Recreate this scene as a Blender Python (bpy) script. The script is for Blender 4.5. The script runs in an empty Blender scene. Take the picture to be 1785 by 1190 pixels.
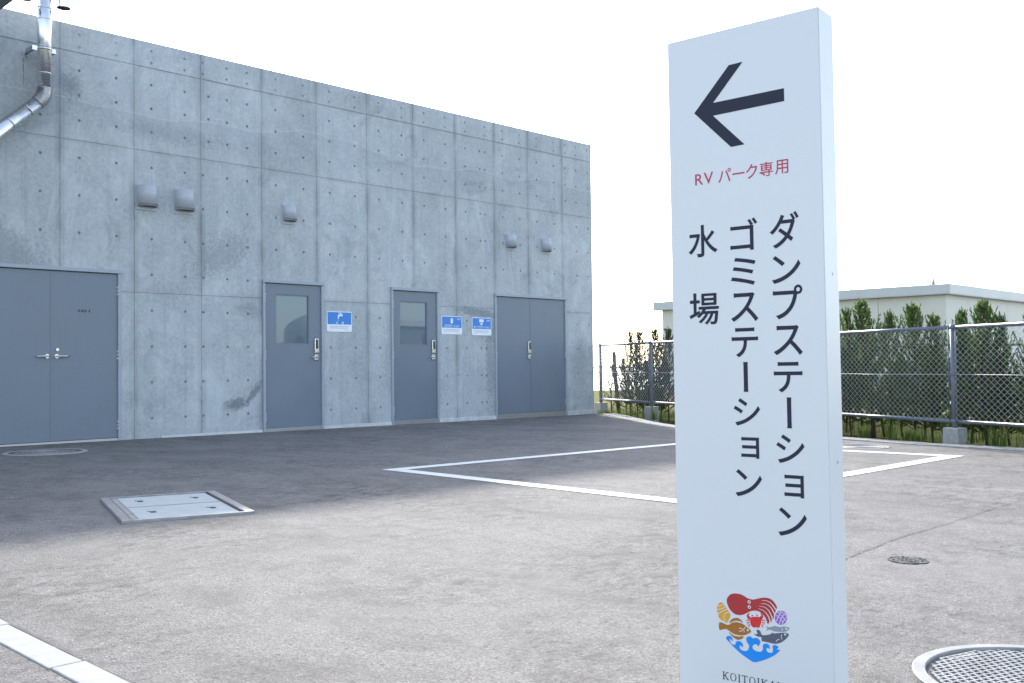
import bpy, bmesh, math, random
from mathutils import Vector, Matrix
import mathutils.geometry as mg
rad = math.radians
scene = bpy.context.scene
COL = scene.collection

# ------------------------------------------------------------------ camera, sky, sun, exposure
cam_d = bpy.data.cameras.new('camera')
cam = bpy.data.objects.new('camera', cam_d)
COL.objects.link(cam)
cam_d.sensor_width = 36.0
cam_d.lens = 34.92
cam_d.clip_start = 0.05
cam_d.clip_end = 9000
_R = Vector((0.7012, -0.7129, -0.0111)).normalized()
_F = Vector((0.7129, 0.7009, 0.0239)).normalized()
_U = _R.cross(_F).normalized()
_F = _U.cross(_R)
m = Matrix((_R, _U, -_F)).transposed().to_4x4()
m.translation = Vector((-4.5946, -11.9616, 0.8398))
cam.matrix_world = m
scene.camera = cam

SUN_AZ, SUN_EL = rad(37.2), rad(29.7)          # azimuth from +Y towards +X
world = bpy.data.worlds.new('World')
scene.world = world
world.use_nodes = True
wn = world.node_tree.nodes
sky = wn.new('ShaderNodeTexSky')
sky.sky_type = 'NISHITA'
sky.sun_disc = False
sky.sun_elevation = SUN_EL
sky.sun_rotation = SUN_AZ
sky.altitude = 0
sky.air_density = 1.0
sky.dust_density = 1.2
sky.ozone_density = 0.6
wn['Background'].inputs['Strength'].default_value = 0.15
hz = wn.new('ShaderNodeHueSaturation')          # thin sea haze pales the sky's colour all round
hz.inputs['Saturation'].default_value = 0.78
world.node_tree.links.new(sky.outputs[0], hz.inputs['Color'])
world.node_tree.links.new(hz.outputs[0], wn['Background'].inputs['Color'])

sd = bpy.data.lights.new('sun', 'SUN')
sd.energy = 2.0
sd.angle = rad(2.4)
sd.color = (1.0, 0.955, 0.89)
sun = bpy.data.objects.new('sun', sd)
COL.objects.link(sun)
_sdir = Vector((math.sin(SUN_AZ) * math.cos(SUN_EL), math.cos(SUN_AZ) * math.cos(SUN_EL), math.sin(SUN_EL)))
sun.rotation_euler = _sdir.to_track_quat('Z', 'Y').to_euler()
sun.location = (20, 30, 30)

vs = scene.view_settings
vs.view_transform = 'Standard'
vs.look = 'None'
vs.gamma = 1.0
vs.use_curve_mapping = False
vs.exposure = 1.9
scene.cycles.max_bounces = 6
scene.cycles.use_denoising = True

# ------------------------------------------------------------------ helpers
def tag(o, label=None, cat=None, group=None, kind=None):
    if label: o['label'] = label
    if cat: o['category'] = cat
    if group: o['group'] = group
    if kind: o['kind'] = kind
    return o

def link(name, me, mat=None, parent=None):
    o = bpy.data.objects.new(name, me)
    COL.objects.link(o)
    if mat is not None and me is not None and not me.materials:
        for mm in (mat if isinstance(mat, (list, tuple)) else [mat]):
            me.materials.append(mm)
    if parent is not None:
        o.parent = parent
    return o

def obj(name, bm, mat, parent=None, smooth=False):
    me = bpy.data.meshes.new(name)
    if smooth:
        for f in bm.faces: f.smooth = True
    bm.normal_update()
    bm.to_mesh(me)
    bm.free()
    return link(name, me, mat, parent)

def empty(name, loc=(0, 0, 0), rz=0):
    o = bpy.data.objects.new(name, None)
    o.empty_display_size = 0.2
    COL.objects.link(o)
    o.location = loc
    o.rotation_euler = (0, 0, rz)
    return o

def box(bm, x0, x1, y0, y1, z0, z1, bev=0.0, mi=0):
    b2 = bmesh.new()
    vs_ = [b2.verts.new(p) for p in ((x0,y0,z0),(x1,y0,z0),(x1,y1,z0),(x0,y1,z0),(x0,y0,z1),(x1,y0,z1),(x1,y1,z1),(x0,y1,z1))]
    for f in ((0,3,2,1),(4,5,6,7),(0,1,5,4),(1,2,6,5),(2,3,7,6),(3,0,4,7)):
        b2.faces.new([vs_[i] for i in f])
    if bev > 0:
        bmesh.ops.bevel(b2, geom=b2.edges[:], offset=bev, segments=2, affect='EDGES', profile=0.5)
    append(bm, b2, mi)

def append(bm, b2, mi=0):
    mp = {}
    for v in b2.verts: mp[v] = bm.verts.new(v.co)
    for f in b2.faces:
        try:
            nf = bm.faces.new([mp[v] for v in f.verts]); nf.material_index = mi; nf.smooth = f.smooth
        except ValueError:
            pass
    b2.free()

def tube(bm, pts, r, n=12, caps=True, mi=0, smooth=True):
    """pts list of Vectors, r float or list"""
    pts = [Vector(p) for p in pts]
    rr = r if isinstance(r, (list, tuple)) else [r] * len(pts)
    rings = []
    ref = None
    for i, p in enumerate(pts):
        if i == 0: t = pts[1] - pts[0]
        elif i == len(pts) - 1: t = pts[-1] - pts[-2]
        else: t = (pts[i+1] - p).normalized() + (p - pts[i-1]).normalized()
        t.normalize()
        if ref is None:
            ref = Vector((0, 0, 1)) if abs(t.z) < 0.9 else Vector((1, 0, 0))
        a = t.cross(ref)
        if a.length < 1e-5: a = t.orthogonal()
        a.normalize(); b = t.cross(a)
        ref = a.cross(t) * -1 if False else ref
        rings.append([bm.verts.new(p + (a * math.cos(2*math.pi*k/n) + b * math.sin(2*math.pi*k/n)) * rr[i]) for k in range(n)])
    for i in range(len(rings) - 1):
        for k in range(n):
            f = bm.faces.new((rings[i][k], rings[i][(k+1) % n], rings[i+1][(k+1) % n], rings[i+1][k]))
            f.smooth = smooth; f.material_index = mi
    if caps:
        f = bm.faces.new(rings[0][::-1]); f.material_index = mi
        f = bm.faces.new(rings[-1]); f.material_index = mi
    return rings

def poly(bm, pts, mi=0):
    """flat polygon from 3D points (may be concave)"""
    vv = [bm.verts.new(p) for p in pts]
    f = bm.faces.new(vv)
    f.material_index = mi
    f.normal_update()
    if len(pts) > 4:
        bmesh.ops.triangulate(bm, faces=[f])

def crom(pts, n=4, closed=True):
    out = []
    N = len(pts)
    rng = range(N if closed else N - 1)
    for i in rng:
        if closed: p0, p1, p2, p3 = pts[(i-1) % N], pts[i], pts[(i+1) % N], pts[(i+2) % N]
        else: p0, p1, p2, p3 = pts[max(i-1, 0)], pts[i], pts[i+1], pts[min(i+2, N-1)]
        for k in range(n):
            t = k / n
            out.append(tuple(0.5*((2*b)+(-a+c)*t+(2*a-5*b+4*c-d)*t*t+(-a+3*b-3*c+d)*t**3) for a, b, c, d in zip(p0, p1, p2, p3)))
    if not closed: out.append(tuple(pts[-1]))
    return out

def gz(x):
    """height of the paved yard: falls very gently along the building"""
    return -0.0165 - 0.007 * x

# ------------------------------------------------------------------ materials
class NT:
    def __init__(s, name):
        s.m = bpy.data.materials.new(name); s.m.use_nodes = True
        s.t = s.m.node_tree; s.b = s.t.nodes['Principled BSDF']; s.out = s.t.nodes['Material Output']
    def n(s, kind, **kw):
        nd = s.t.nodes.new(kind)
        for k, v in kw.items():
            if k in nd.inputs: nd.inputs[k].default_value = v
            else: setattr(nd, k, v)
        return nd
    def l(s, a, b): s.t.links.new(a, b)
    def noise(s, vec, scale, detail=4, rough=0.55, dist=0.0):
        nd = s.n('ShaderNodeTexNoise'); nd.inputs['Scale'].default_value = scale; nd.inputs['Detail'].default_value = detail
        nd.inputs['Roughness'].default_value = rough; nd.inputs['Distortion'].default_value = dist
        if vec is not None: s.l(vec, nd.inputs['Vector'])
        return nd.outputs['Fac']
    def ramp(s, fac, stops):
        r = s.n('ShaderNodeValToRGB'); e = r.color_ramp.elements
        while len(e) < len(stops): e.new(0.5)
        for el, (p, c) in zip(e, stops):
            el.position = p; el.color = (*c, 1) if len(c) == 3 else c
        s.l(fac, r.inputs[0]); return r.outputs[0]
    def mr(s, v, a, b, c=0.0, d=1.0):
        nd = s.n('ShaderNodeMapRange'); s.l(v, nd.inputs[0])
        for i, x in zip((1, 2, 3, 4), (a, b, c, d)): nd.inputs[i].default_value = x
        return nd.outputs[0]
    def math(s, op, a, b=None):
        nd = s.n('ShaderNodeMath', operation=op)
        for i, x in enumerate((a, b)):
            if x is None: continue
            if isinstance(x, (int, float)): nd.inputs[i].default_value = x
            else: s.l(x, nd.inputs[i])
        return nd.outputs[0]
    def mix(s, fac, a, b, mode='MIX'):
        nd = s.n('ShaderNodeMix', data_type='RGBA', blend_type=mode)
        for i, x in ((0, fac), (6, a), (7, b)):
            if isinstance(x, (int, float)): nd.inputs[i].default_value = x
            elif isinstance(x, tuple): nd.inputs[i].default_value = (*x, 1)
            else: s.l(x, nd.inputs[i])
        return nd.outputs[2]
    def mapping(s, vec, scale=(1, 1, 1), loc=(0, 0, 0), rot=(0, 0, 0)):
        nd = s.n('ShaderNodeMapping'); s.l(vec, nd.inputs[0])
        nd.inputs['Scale'].default_value = scale; nd.inputs['Location'].default_value = loc; nd.inputs['Rotation'].default_value = rot
        return nd.outputs[0]
    def bump(s, h, strength=0.3, dist=0.01, normal=None):
        nd = s.n('ShaderNodeBump'); nd.inputs['Strength'].default_value = strength; nd.inputs['Distance'].default_value = dist
        s.l(h, nd.inputs['Height'])
        if normal is not None: s.l(normal, nd.inputs['Normal'])
        return nd.outputs[0]
    def col(s, c):
        if isinstance(c, tuple): s.b.inputs['Base Color'].default_value = (*c, 1)
        else: s.l(c, s.b.inputs['Base Color'])
    def set(s, **kw):
        for k, v in kw.items():
            k = k.replace('_', ' ')
            if hasattr(v, 'is_output'): s.l(v, s.b.inputs[k])
            else: s.b.inputs[k].default_value = v

def obco(t): return t.n('ShaderNodeTexCoord').outputs['Object']

def simple(name, c, rough=0.5, metal=0.0, var=0.08, scale=6.0, bump=0.0, bscale=60.0):
    t = NT(name)
    v = obco(t)
    n1 = t.noise(v, scale, 5)
    f = t.mr(n1, 0.3, 0.7, 1 - var, 1 + var)
    cc = t.n('ShaderNodeRGB'); cc.outputs[0].default_value = (*c, 1)
    sc = t.n('ShaderNodeVectorMath', operation='SCALE'); t.l(cc.outputs[0], sc.inputs[0]); t.l(f, sc.inputs['Scale'])
    t.col(sc.outputs[0])
    t.l(t.mr(n1, 0.3, 0.7, max(rough - 0.06, 0.02), rough + 0.06), t.b.inputs['Roughness'])
    t.set(Metallic=metal)
    if rough >= 0.5: t.set(**{'Specular_IOR_Level': 0.2})
    if bump: t.set(Normal=t.bump(t.noise(v, bscale, 3), bump, 0.004))
    return t.m

def mat_concrete():
    t = NT('board_marked_concrete')
    v = obco(t)
    uv = t.n('ShaderNodeTexCoord').outputs['UV']
    info = t.n('ShaderNodeObjectInfo')
    big = t.noise(t.mapping(v, (1, 1, 0.7)), 0.9, 5, 0.6, 0.6)
    mid = t.noise(v, 3.2, 6, 0.62, 1.2)
    fine = t.noise(v, 22, 5, 0.65)
    grit = t.noise(v, 160, 3, 0.6)
    streak = t.noise(t.mapping(v, (9, 1, 0.35)), 1.6, 4, 0.6)
    base = t.ramp(big, [(0.28, (0.30, 0.312, 0.318)), (0.5, (0.385, 0.392, 0.395)), (0.72, (0.46, 0.463, 0.463))])
    base = t.mix(t.mr(mid, 0.3, 0.75, 0.0, 0.75), base, (0.27, 0.285, 0.292))
    base = t.mix(t.mr(fine, 0.4, 0.7, 0.0, 0.5), base, (0.52, 0.523, 0.525))
    base = t.mix(t.mr(streak, 0.52, 0.75, 0.0, 0.35), base, (0.23, 0.24, 0.25))
    # tone of each pour panel
    pn = t.mr(info.outputs['Random'], 0, 1, 0.94, 1.06)
    sc = t.n('ShaderNodeVectorMath', operation='SCALE'); t.l(base, sc.inputs[0]); t.l(pn, sc.inputs['Scale']); base = sc.outputs[0]
    # dirt that has crept in along the form joints
    sep = t.n('ShaderNodeSeparateXYZ'); t.l(uv, sep.inputs[0])
    def edge(c, w):
        a = t.math('MINIMUM', c, t.math('SUBTRACT', 1.0, c))
        return t.mr(a, 0.0, w, 1.0, 0.0)
    eu = edge(sep.outputs[0], 0.085)
    ev = edge(sep.outputs[1], 0.03)
    e = t.math('MAXIMUM', eu, t.math('MULTIPLY', ev, 0.55))
    patch = t.mr(t.noise(v, 1.1, 4, 0.6, 0.5), 0.36, 0.58, 0.05, 1.0)
    e = t.math('MULTIPLY', t.math('MULTIPLY', e, patch), t.mr(fine, 0.3, 0.6, 0.3, 1.0))
    base = t.mix(t.math('MULTIPLY', e, 0.65), base, (0.12, 0.135, 0.14))
    # blotchy dark release-agent stains
    st = t.noise(t.mapping(v, (0.55, 1, 0.8), (3.1, 0, 7.7)), 1.15, 7, 0.68, 1.8)
    base = t.mix(t.mr(st, 0.57, 0.74, 0.0, 0.5), base, (0.13, 0.15, 0.165))
    # pale efflorescence
    ef = t.noise(t.mapping(v, (1.2, 1, 0.5), (9.3, 0, 1.7)), 1.7, 7, 0.7, 1.0)
    base = t.mix(t.mr(ef, 0.52, 0.75, 0.0, 0.6), base, (0.56, 0.565, 0.57))
    # marks left by single events on this wall
    sx = t.n('ShaderNodeSeparateXYZ'); t.l(v, sx.inputs[0])
    def blob(cx, cz, rx, rz, slope=0.0):
        zz = t.math('SUBTRACT', sx.outputs[2], cz); xx = t.math('SUBTRACT', sx.outputs[0], cx)
        zz = t.math('SUBTRACT', zz, t.math('MULTIPLY', xx, slope))
        d = t.math('ADD', t.math('POWER', t.math('ABSOLUTE', t.math('DIVIDE', xx, rx)), 2.0), t.math('POWER', t.math('ABSOLUTE', t.math('DIVIDE', zz, rz)), 2.0))
        d = t.math('ADD', t.math('SQRT', d), t.mr(fine, 0.3, 0.7, -0.35, 0.35))
        return t.mr(d, 0.45, 1.1, 1.0, 0.0)
    for (cx, cz, rx, rz, sl, k) in ((2.30, 0.36, 0.20, 0.10, 0.1, 0.75), (2.56, 0.50, 0.16, 0.09, 1.0, 0.7), (0.14, 4.22, 0.13, 0.22, 0.0, 0.45), (-0.13, 4.2, 0.06, 0.25, 0, 0.35),
                                    (-0.75, 2.35, 0.75, 0.34, -0.75, 0.4), (6.75, 1.72, 0.5, 0.09, -0.1, 0.55), (7.05, 1.0, 0.14, 0.75, 0, 0.4), (6.95, 1.45, 0.22, 0.25, 0, 0.35),
                                    (2.1, 2.35, 0.42, 0.30, 0.4, 0.33), (9.35, 0.9, 0.3, 0.6, 0, 0.3), (1.35, 3.85, 0.9, 0.13, -0.02, 0.22), (5.0, 1.0, 0.25, 0.6, 0, 0.25)):
        base = t.mix(t.math('MULTIPLY', blob(cx, cz, rx, rz, sl), k), base, (0.12, 0.135, 0.15))
    # wandering line between two pours, the lower one a touch darker
    n1d = t.noise(t.mapping(v, (0.42, 0, 0)), 1.0, 2, 0.4)
    dl = t.math('SUBTRACT', sx.outputs[2], t.mr(n1d, 0.25, 0.75, 3.88, 4.28))
    below = t.math('MULTIPLY', t.math('LESS_THAN', dl, 0.0), t.mr(dl, -0.6, 0.0, 0.0, 0.20))
    base = t.mix(below, base, (0.22, 0.24, 0.26))
    ln = t.mr(t.math('ABSOLUTE', t.math('ADD', dl, t.mr(fine, 0, 1, -0.012, 0.012))), 0.001, 0.009, 0.34, 0.0)
    base = t.mix(ln, base, (0.58, 0.585, 0.59))
    # bug holes
    vo = t.n('ShaderNodeTexVoronoi', feature='F1'); vo.inputs['Scale'].default_value = 17; t.l(v, vo.inputs['Vector'])
    cl = t.noise(v, 1.7, 3)
    thr = t.mr(cl, 0.45, 0.75, 0.02, 0.10)
    hole = t.math('LESS_THAN', vo.outputs['Distance'], thr)
    base = t.mix(t.math('MULTIPLY', hole, 0.55), base, (0.10, 0.11, 0.12))
    base = t.mix(1.0, base, (0.985, 1.02, 1.06), 'MULTIPLY')
    t.col(base)
    h = t.math('ADD', t.math('MULTIPLY', mid, 0.5), t.math('ADD', t.math('MULTIPLY', grit, 0.12), t.math('MULTIPLY', hole, -0.6)))
    t.set(Normal=t.bump(h, 0.35, 0.004), Roughness=t.mr(mid, 0.3, 0.7, 0.55, 0.75))
    t.set(**{'Specular_IOR_Level': 0.35})
    return t.m

def mat_asphalt():
    t = NT('worn_asphalt')
    v = obco(t)
    big = t.noise(v, 0.35, 5, 0.6, 0.4)
    mid = t.noise(t.mapping(v, (1, 0.55, 1), rot=(0, 0, rad(20))), 1.6, 7, 0.68, 0.8)
    patchy = t.noise(t.mapping(v, (1, 0.4, 1), rot=(0, 0, rad(-30))), 3.5, 6, 0.7, 0.5)
    fine = t.noise(v, 70, 4, 0.7)
    vo = t.n('ShaderNodeTexVoronoi', feature='F1'); vo.inputs['Scale'].default_value = 170; t.l(v, vo.inputs['Vector'])
    vo2 = t.n('ShaderNodeTexVoronoi', feature='F1'); vo2.inputs['Scale'].default_value = 34; t.l(v, vo2.inputs['Vector'])
    base = t.ramp(mid, [(0.28, (0.135, 0.132, 0.129)), (0.5, (0.182, 0.177, 0.172)), (0.74, (0.218, 0.212, 0.205))])
    base = t.mix(t.mr(big, 0.35, 0.7, 0.0, 0.45), base, (0.190, 0.185, 0.180))
    # grain: pale and dark stones
    gr = t.n('ShaderNodeSeparateColor'); t.l(vo.outputs['Color'], gr.inputs[0])
    k = t.mr(gr.outputs[0], 0.0, 1.0, 0.66, 1.30)
    sc = t.n('ShaderNodeVectorMath', operation='SCALE'); t.l(base, sc.inputs[0]); t.l(k, sc.inputs['Scale']); base = sc.outputs[0]
    base = t.mix(t.math('MULTIPLY', t.math('GREATER_THAN', gr.outputs[1], 0.988), 0.45), base, (0.42, 0.41, 0.40))
    # dark pock marks and smears
    g2 = t.n('ShaderNodeSeparateColor'); t.l(vo2.outputs['Color'], g2.inputs[0])
    pit = t.math('MULTIPLY', t.math('LESS_THAN', vo2.outputs['Distance'], 0.27), t.math('GREATER_THAN', g2.outputs[0], 0.9))
    base = t.mix(t.math('MULTIPLY', pit, 0.6), base, (0.06, 0.06, 0.062))
    base = t.mix(t.mr(patchy, 0.5, 0.68, 0.0, 0.55), base, (0.095, 0.091, 0.089))
    scuff = t.noise(t.mapping(v, (1, 1.5, 1), rot=(0, 0, rad(-44))), 7.5, 9, 0.8, 0.15)
    zone = t.noise(v, 0.9, 4, 0.6)
    base = t.mix(t.math('MULTIPLY', t.mr(scuff, 0.47, 0.60, 0.0, 0.85), t.mr(zone, 0.40, 0.62, 0.15, 1.0)), base, (0.085, 0.081, 0.079))
    sc2 = t.noise(t.mapping(v, (1, 1.3, 1), (2, 5, 0), rot=(0, 0, rad(-50))), 24, 7, 0.78, 0.1)
    base = t.mix(t.math('MULTIPLY', t.mr(sc2, 0.55, 0.63, 0.0, 0.85), t.mr(zone, 0.40, 0.58, 0.1, 1.0)), base, (0.06, 0.058, 0.057))
    pale = t.noise(t.mapping(v, (1, 1, 1), (4, 7, 0)), 1.1, 6, 0.65, 0.6)
    base = t.mix(t.mr(pale, 0.52, 0.72, 0.0, 0.45), base, (0.225, 0.219, 0.212))
    base = t.mix(1.0, base, (1.05, 1.02, 0.985), 'MULTIPLY')
    t.col(base)
    h = t.math('ADD', t.math('MULTIPLY', fine, 0.5), t.math('MULTIPLY', vo.outputs['Distance'], 0.6))
    h = t.math('ADD', h, t.math('MULTIPLY', pit, -1.0))
    t.set(Normal=t.bump(h, 0.85, 0.006), Roughness=0.85)
    t.set(**{'Specular_IOR_Level': 0.18})
    return t.m

def mat_field():
    t = NT('rough_grass_soil')
    v = obco(t)
    a = t.noise(v, 1.2, 6, 0.65); b = t.noise(v, 14, 5, 0.7)
    c = t.ramp(a, [(0.3, (0.035, 0.034, 0.02)), (0.5, (0.055, 0.065, 0.024)), (0.7, (0.09, 0.09, 0.04))])
    c = t.mix(t.mr(b, 0.4, 0.7, 0, 0.5), c, (0.055, 0.042, 0.03))
    sx = t.n('ShaderNodeSeparateXYZ'); t.l(v, sx.inputs[0])
    c = t.mix(t.mr(sx.outputs[0], 11.5, 15.0, 0, 0.85), c, (0.22, 0.215, 0.11))
    t.col(c); t.set(Roughness=1.0, Normal=t.bump(b, 0.8, 0.03)); t.set(**{'Specular_IOR_Level': 0.0})
    return t.m

def mat_paint(name, c, wear=0.3):
    t = NT(name)
    v = obco(t)
    n1 = t.noise(v, 45, 5, 0.7); n2 = t.noise(v, 2.5, 4)
    f = t.math('MULTIPLY', t.mr(n1, 0.52, 0.72, 0, 1.0), t.mr(n2, 0.3, 0.7, 0.1, wear * 2))
    t.col(t.mix(f, c, (0.28, 0.27, 0.265)))
    t.set(Roughness=0.6, Normal=t.bump(n1, 0.3, 0.003))
    return t.m

def mat_steel(name='stainless', c=(0.62, 0.63, 0.64), rough=0.22, aniso=True):
    t = NT(name)
    v = obco(t)
    n1 = t.noise(t.mapping(v, (1, 1, 12)), 14, 4); n2 = t.noise(v, 5, 4)
    t.col(t.mix(t.mr(n2, 0.3, 0.7, 0, 0.3), c, tuple(x * 0.75 for x in c)))
    t.set(Metallic=1.0, Roughness=t.mr(n1, 0.3, 0.7, rough * 0.7, rough * 1.4), Normal=t.bump(n2, 0.05, 0.01))
    return t.m

def mat_leaf(name, c1, c2, trans=0.35):
    t = NT(name)
    geo = t.n('ShaderNodeNewGeometry')
    c = t.mix(geo.outputs['Random Per Island'], c1, c2)
    v = obco(t)
    c = t.mix(t.mr(t.noise(v, 4, 3), 0.4, 0.7, 0, 0.5), c, tuple(x * 0.6 for x in c1))
    t.col(c); t.set(Roughness=0.6)
    t.set(**{'Specular_IOR_Level': 0.25})
    tr = t.n('ShaderNodeBsdfTranslucent'); t.l(c, tr.inputs[0])
    ad = t.n('ShaderNodeMixShader'); ad.inputs[0].default_value = trans
    t.l(t.b.outputs[0], ad.inputs[1]); t.l(tr.outputs[0], ad.inputs[2]); t.l(ad.outputs[0], t.out.inputs[0])
    return t.m

def mat_glass():
    t = NT('dark_door_glass')
    t.col((0.115, 0.150, 0.185)); t.set(Roughness=0.015, IOR=1.75)
    t.b.inputs['Specular Tint'].default_value = (0.72, 0.87, 1.0, 1)
    t.set(**{'Specular_IOR_Level': 0.5})
    n = t.noise(obco(t), 1.5, 2)
    t.set(Normal=t.bump(n, 0.015, 0.02))
    return t.m

def mat_sea():
    t = NT('sea_water')
    t.col((0.02, 0.05, 0.07)); t.set(Roughness=0.25, IOR=1.33)
    n = t.noise(obco(t), 0.5, 4)
    t.set(Normal=t.bump(n, 0.6, 0.3))
    return t.m

def mat_door():
    t = NT('door_paint')
    v = obco(t)
    n1 = t.noise(v, 1.1, 4); n2 = t.noise(t.mapping(v, (30, 30, 1.5)), 3, 3); n3 = t.noise(v, 260, 2)
    c = t.mix(t.mr(n1, 0.3, 0.7, 0, 1), (0.140, 0.168, 0.208), (0.158, 0.188, 0.232))
    c = t.mix(t.mr(n2, 0.5, 0.8, 0, 0.12), c, (0.10, 0.115, 0.13))
    n4 = t.noise(t.mapping(v, (2.2, 2.2, 0.8)), 9, 6, 0.7, 0.8)
    c = t.mix(t.mr(n4, 0.62, 0.72, 0, 0.35), c, (0.09, 0.105, 0.125))
    c = t.mix(t.mr(n4, 0.36, 0.28, 0, 0.25), c, (0.24, 0.27, 0.31))
    t.col(c); t.set(Roughness=t.mr(n1, 0.3, 0.7, 0.36, 0.5), Normal=t.bump(t.math('ADD', n1, t.math('MULTIPLY', n3, 0.06)), 0.08, 0.01))
    return t.m

M = dict(
    concrete=mat_concrete(), asphalt=mat_asphalt(), field=mat_field(), sea=mat_sea(), glass=mat_glass(), door=mat_door(),
    paint=mat_paint('white_road_paint', (0.66, 0.655, 0.64), 0.42),
    frame=simple('door_frame_paint', (0.29, 0.325, 0.375), 0.4, var=0.05),
    stain=mat_steel(), pipe=mat_steel('flue_steel', (0.74, 0.75, 0.76), 0.27), dull=mat_steel('dull_aluminium', (0.5, 0.5, 0.5), 0.4),
    hinge=mat_steel('hinge_steel', (0.5, 0.49, 0.46), 0.35),
    black=simple('black_plastic', (0.02, 0.022, 0.028), 0.3),
    mortar=simple('mortar', (0.21, 0.215, 0.22), 0.9, var=0.25, scale=30),
    plinth=simple('plinth_render', (0.50, 0.50, 0.49), 0.8, var=0.15, scale=9, bump=0.4, bscale=70),
    hood=simple('vent_paint', (0.37, 0.395, 0.44), 0.35, var=0.05),
    hoodin=simple('vent_inside', (0.07, 0.075, 0.08), 0.6),
    kerbc=simple('precast_kerb', (0.34, 0.335, 0.325), 0.85, var=0.14, scale=14, bump=0.4, bscale=120),
    edgec=simple('gutter_concrete', (0.27, 0.263, 0.252), 0.85, var=0.18, scale=10, bump=0.4, bscale=110),
    blockc=simple('cast_footing', (0.33, 0.335, 0.33), 0.85, var=0.2, scale=14, bump=0.5, bscale=90),
    signw=simple('sign_white', (0.61, 0.612, 0.622), 0.33, var=0.006, scale=1.2),
    ink=simple('sign_ink', (0.022, 0.026, 0.042), 0.55, var=0.05),
    red=simple('sign_red', (0.42, 0.02, 0.06), 0.4, var=0.03),
    fence=simple('fence_coating', (0.12, 0.135, 0.165), 0.35, var=0.08),
    mesh=simple('mesh_wire', (0.50, 0.52, 0.53), 0.4, var=0.1),
    bamboo=simple('bamboo', (0.20, 0.15, 0.09), 0.6, var=0.3, scale=5),
    wood=simple('weathered_stake', (0.10, 0.075, 0.055), 0.9, var=0.35, scale=9, bump=0.6, bscale=40),
    bark=simple('bark', (0.10, 0.07, 0.05), 0.9, var=0.3, scale=12),
    leaf=mat_leaf('conifer_leaf', (0.07, 0.13, 0.04), (0.18, 0.245, 0.078), 0.5),
    leafd=mat_leaf('dull_conifer_leaf', (0.05, 0.075, 0.035), (0.085, 0.115, 0.05), 0.12),
    grass=mat_leaf('grass_blade', (0.05, 0.10, 0.022), (0.16, 0.20, 0.05), 0.4),
    siding=simple('ivory_siding', (0.52, 0.505, 0.455), 0.55, var=0.04, scale=2),
    shaded_siding=simple('siding_shade_tone', (0.13, 0.15, 0.135), 0.6, var=0.05, scale=2),  # shade of the mirrored building's face, put into its siding colour
    fascia=simple('fascia_metal', (0.43, 0.44, 0.435), 0.45, var=0.04, scale=2),
    roof=simple('roof_sheet', (0.45, 0.45, 0.45), 0.5),
    iron=simple('cast_iron', (0.26, 0.257, 0.255), 0.6, metal=0.1, var=0.25, scale=12, bump=0.3, bscale=120),
    irond=simple('dark_iron', (0.05, 0.05, 0.055), 0.6, var=0.3, scale=10),
    galv=simple('galvanised_frame', (0.27, 0.27, 0.275), 0.45, metal=0.6, var=0.2, scale=14),
    hatch=simple('hatch_infill', (0.43, 0.442, 0.432), 0.75, var=0.08, scale=8, bump=0.2, bscale=100),
    hatchb=simple('hatch_border', (0.33, 0.31, 0.285), 0.8, var=0.15, scale=14),
    plate=simple('plate_white', (0.72, 0.75, 0.80), 0.4, var=0.02),
    blue=simple('plate_blue', (0.035, 0.19, 0.56), 0.4, var=0.03),
    grey=simple('plate_small_print', (0.22, 0.235, 0.26), 0.5),
    canopy=simple('canopy_soffit', (0.20, 0.21, 0.22), 0.5),
    tank=simple('tank_coat', (0.50, 0.47, 0.36), 0.5, var=0.06, scale=1.2),
    rust=simple('rust', (0.23, 0.14, 0.08), 0.9, var=0.3, scale=20),
    tread=simple('joint_filler', (0.115, 0.112, 0.11), 0.9, var=0.3, scale=9),
    gravel=simple('bounce_gravel', (0.36, 0.345, 0.315), 0.95, var=0.2, scale=8, bump=0.6, bscale=40),  # pale tone of the added sheet that bounces light
    cobble=simple('dark_gravel_fill', (0.11, 0.108, 0.105), 0.9, var=0.5, scale=60, bump=0.8, bscale=60),
)

# ------------------------------------------------------------------ terrain, sea, yard
def sheet(name, pts, z, mat, kind='structure', sub=0):
    bm = bmesh.new()
    poly(bm, [(x, y, z(x) if callable(z) else z) for x, y in pts])
    o = obj(name, bm, mat)
    tag(o, kind=kind)
    return o

LAND = [(-160, 60), (-60, 46), (10, 24), (26, 14.5), (50, 6), (95, -20), (130, -90), (60, -190), (-160, -190)]
def fz(x): return gz(x) - 0.025 if x > -10 else gz(-10) - 0.025
o = sheet('field', LAND, fz, M['field'])
tag(o, 'rough grass and bare soil around the paved yard', 'ground')
o = sheet('sea', [(-4500, -4000), (4500, -4000), (4500, 4500), (-4500, 4500)], -3.2, M['sea'])
tag(o, 'pale glittering sea beyond the field', 'sea')
# bank from the field down to the water
bm = bmesh.new()
for a, b in zip(LAND[:-3], LAND[1:-2]):
    poly(bm, [(a[0], a[1], fz(a[0])), (b[0], b[1], fz(b[0])), (b[0] + 3, b[1] + 5, -3.6), (a[0] + 3, a[1] + 5, -3.6)])
o = obj('coast_bank', bm, M['field']); tag(o, 'grassy bank dropping from the field to the sea', 'bank', kind='structure')

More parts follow.
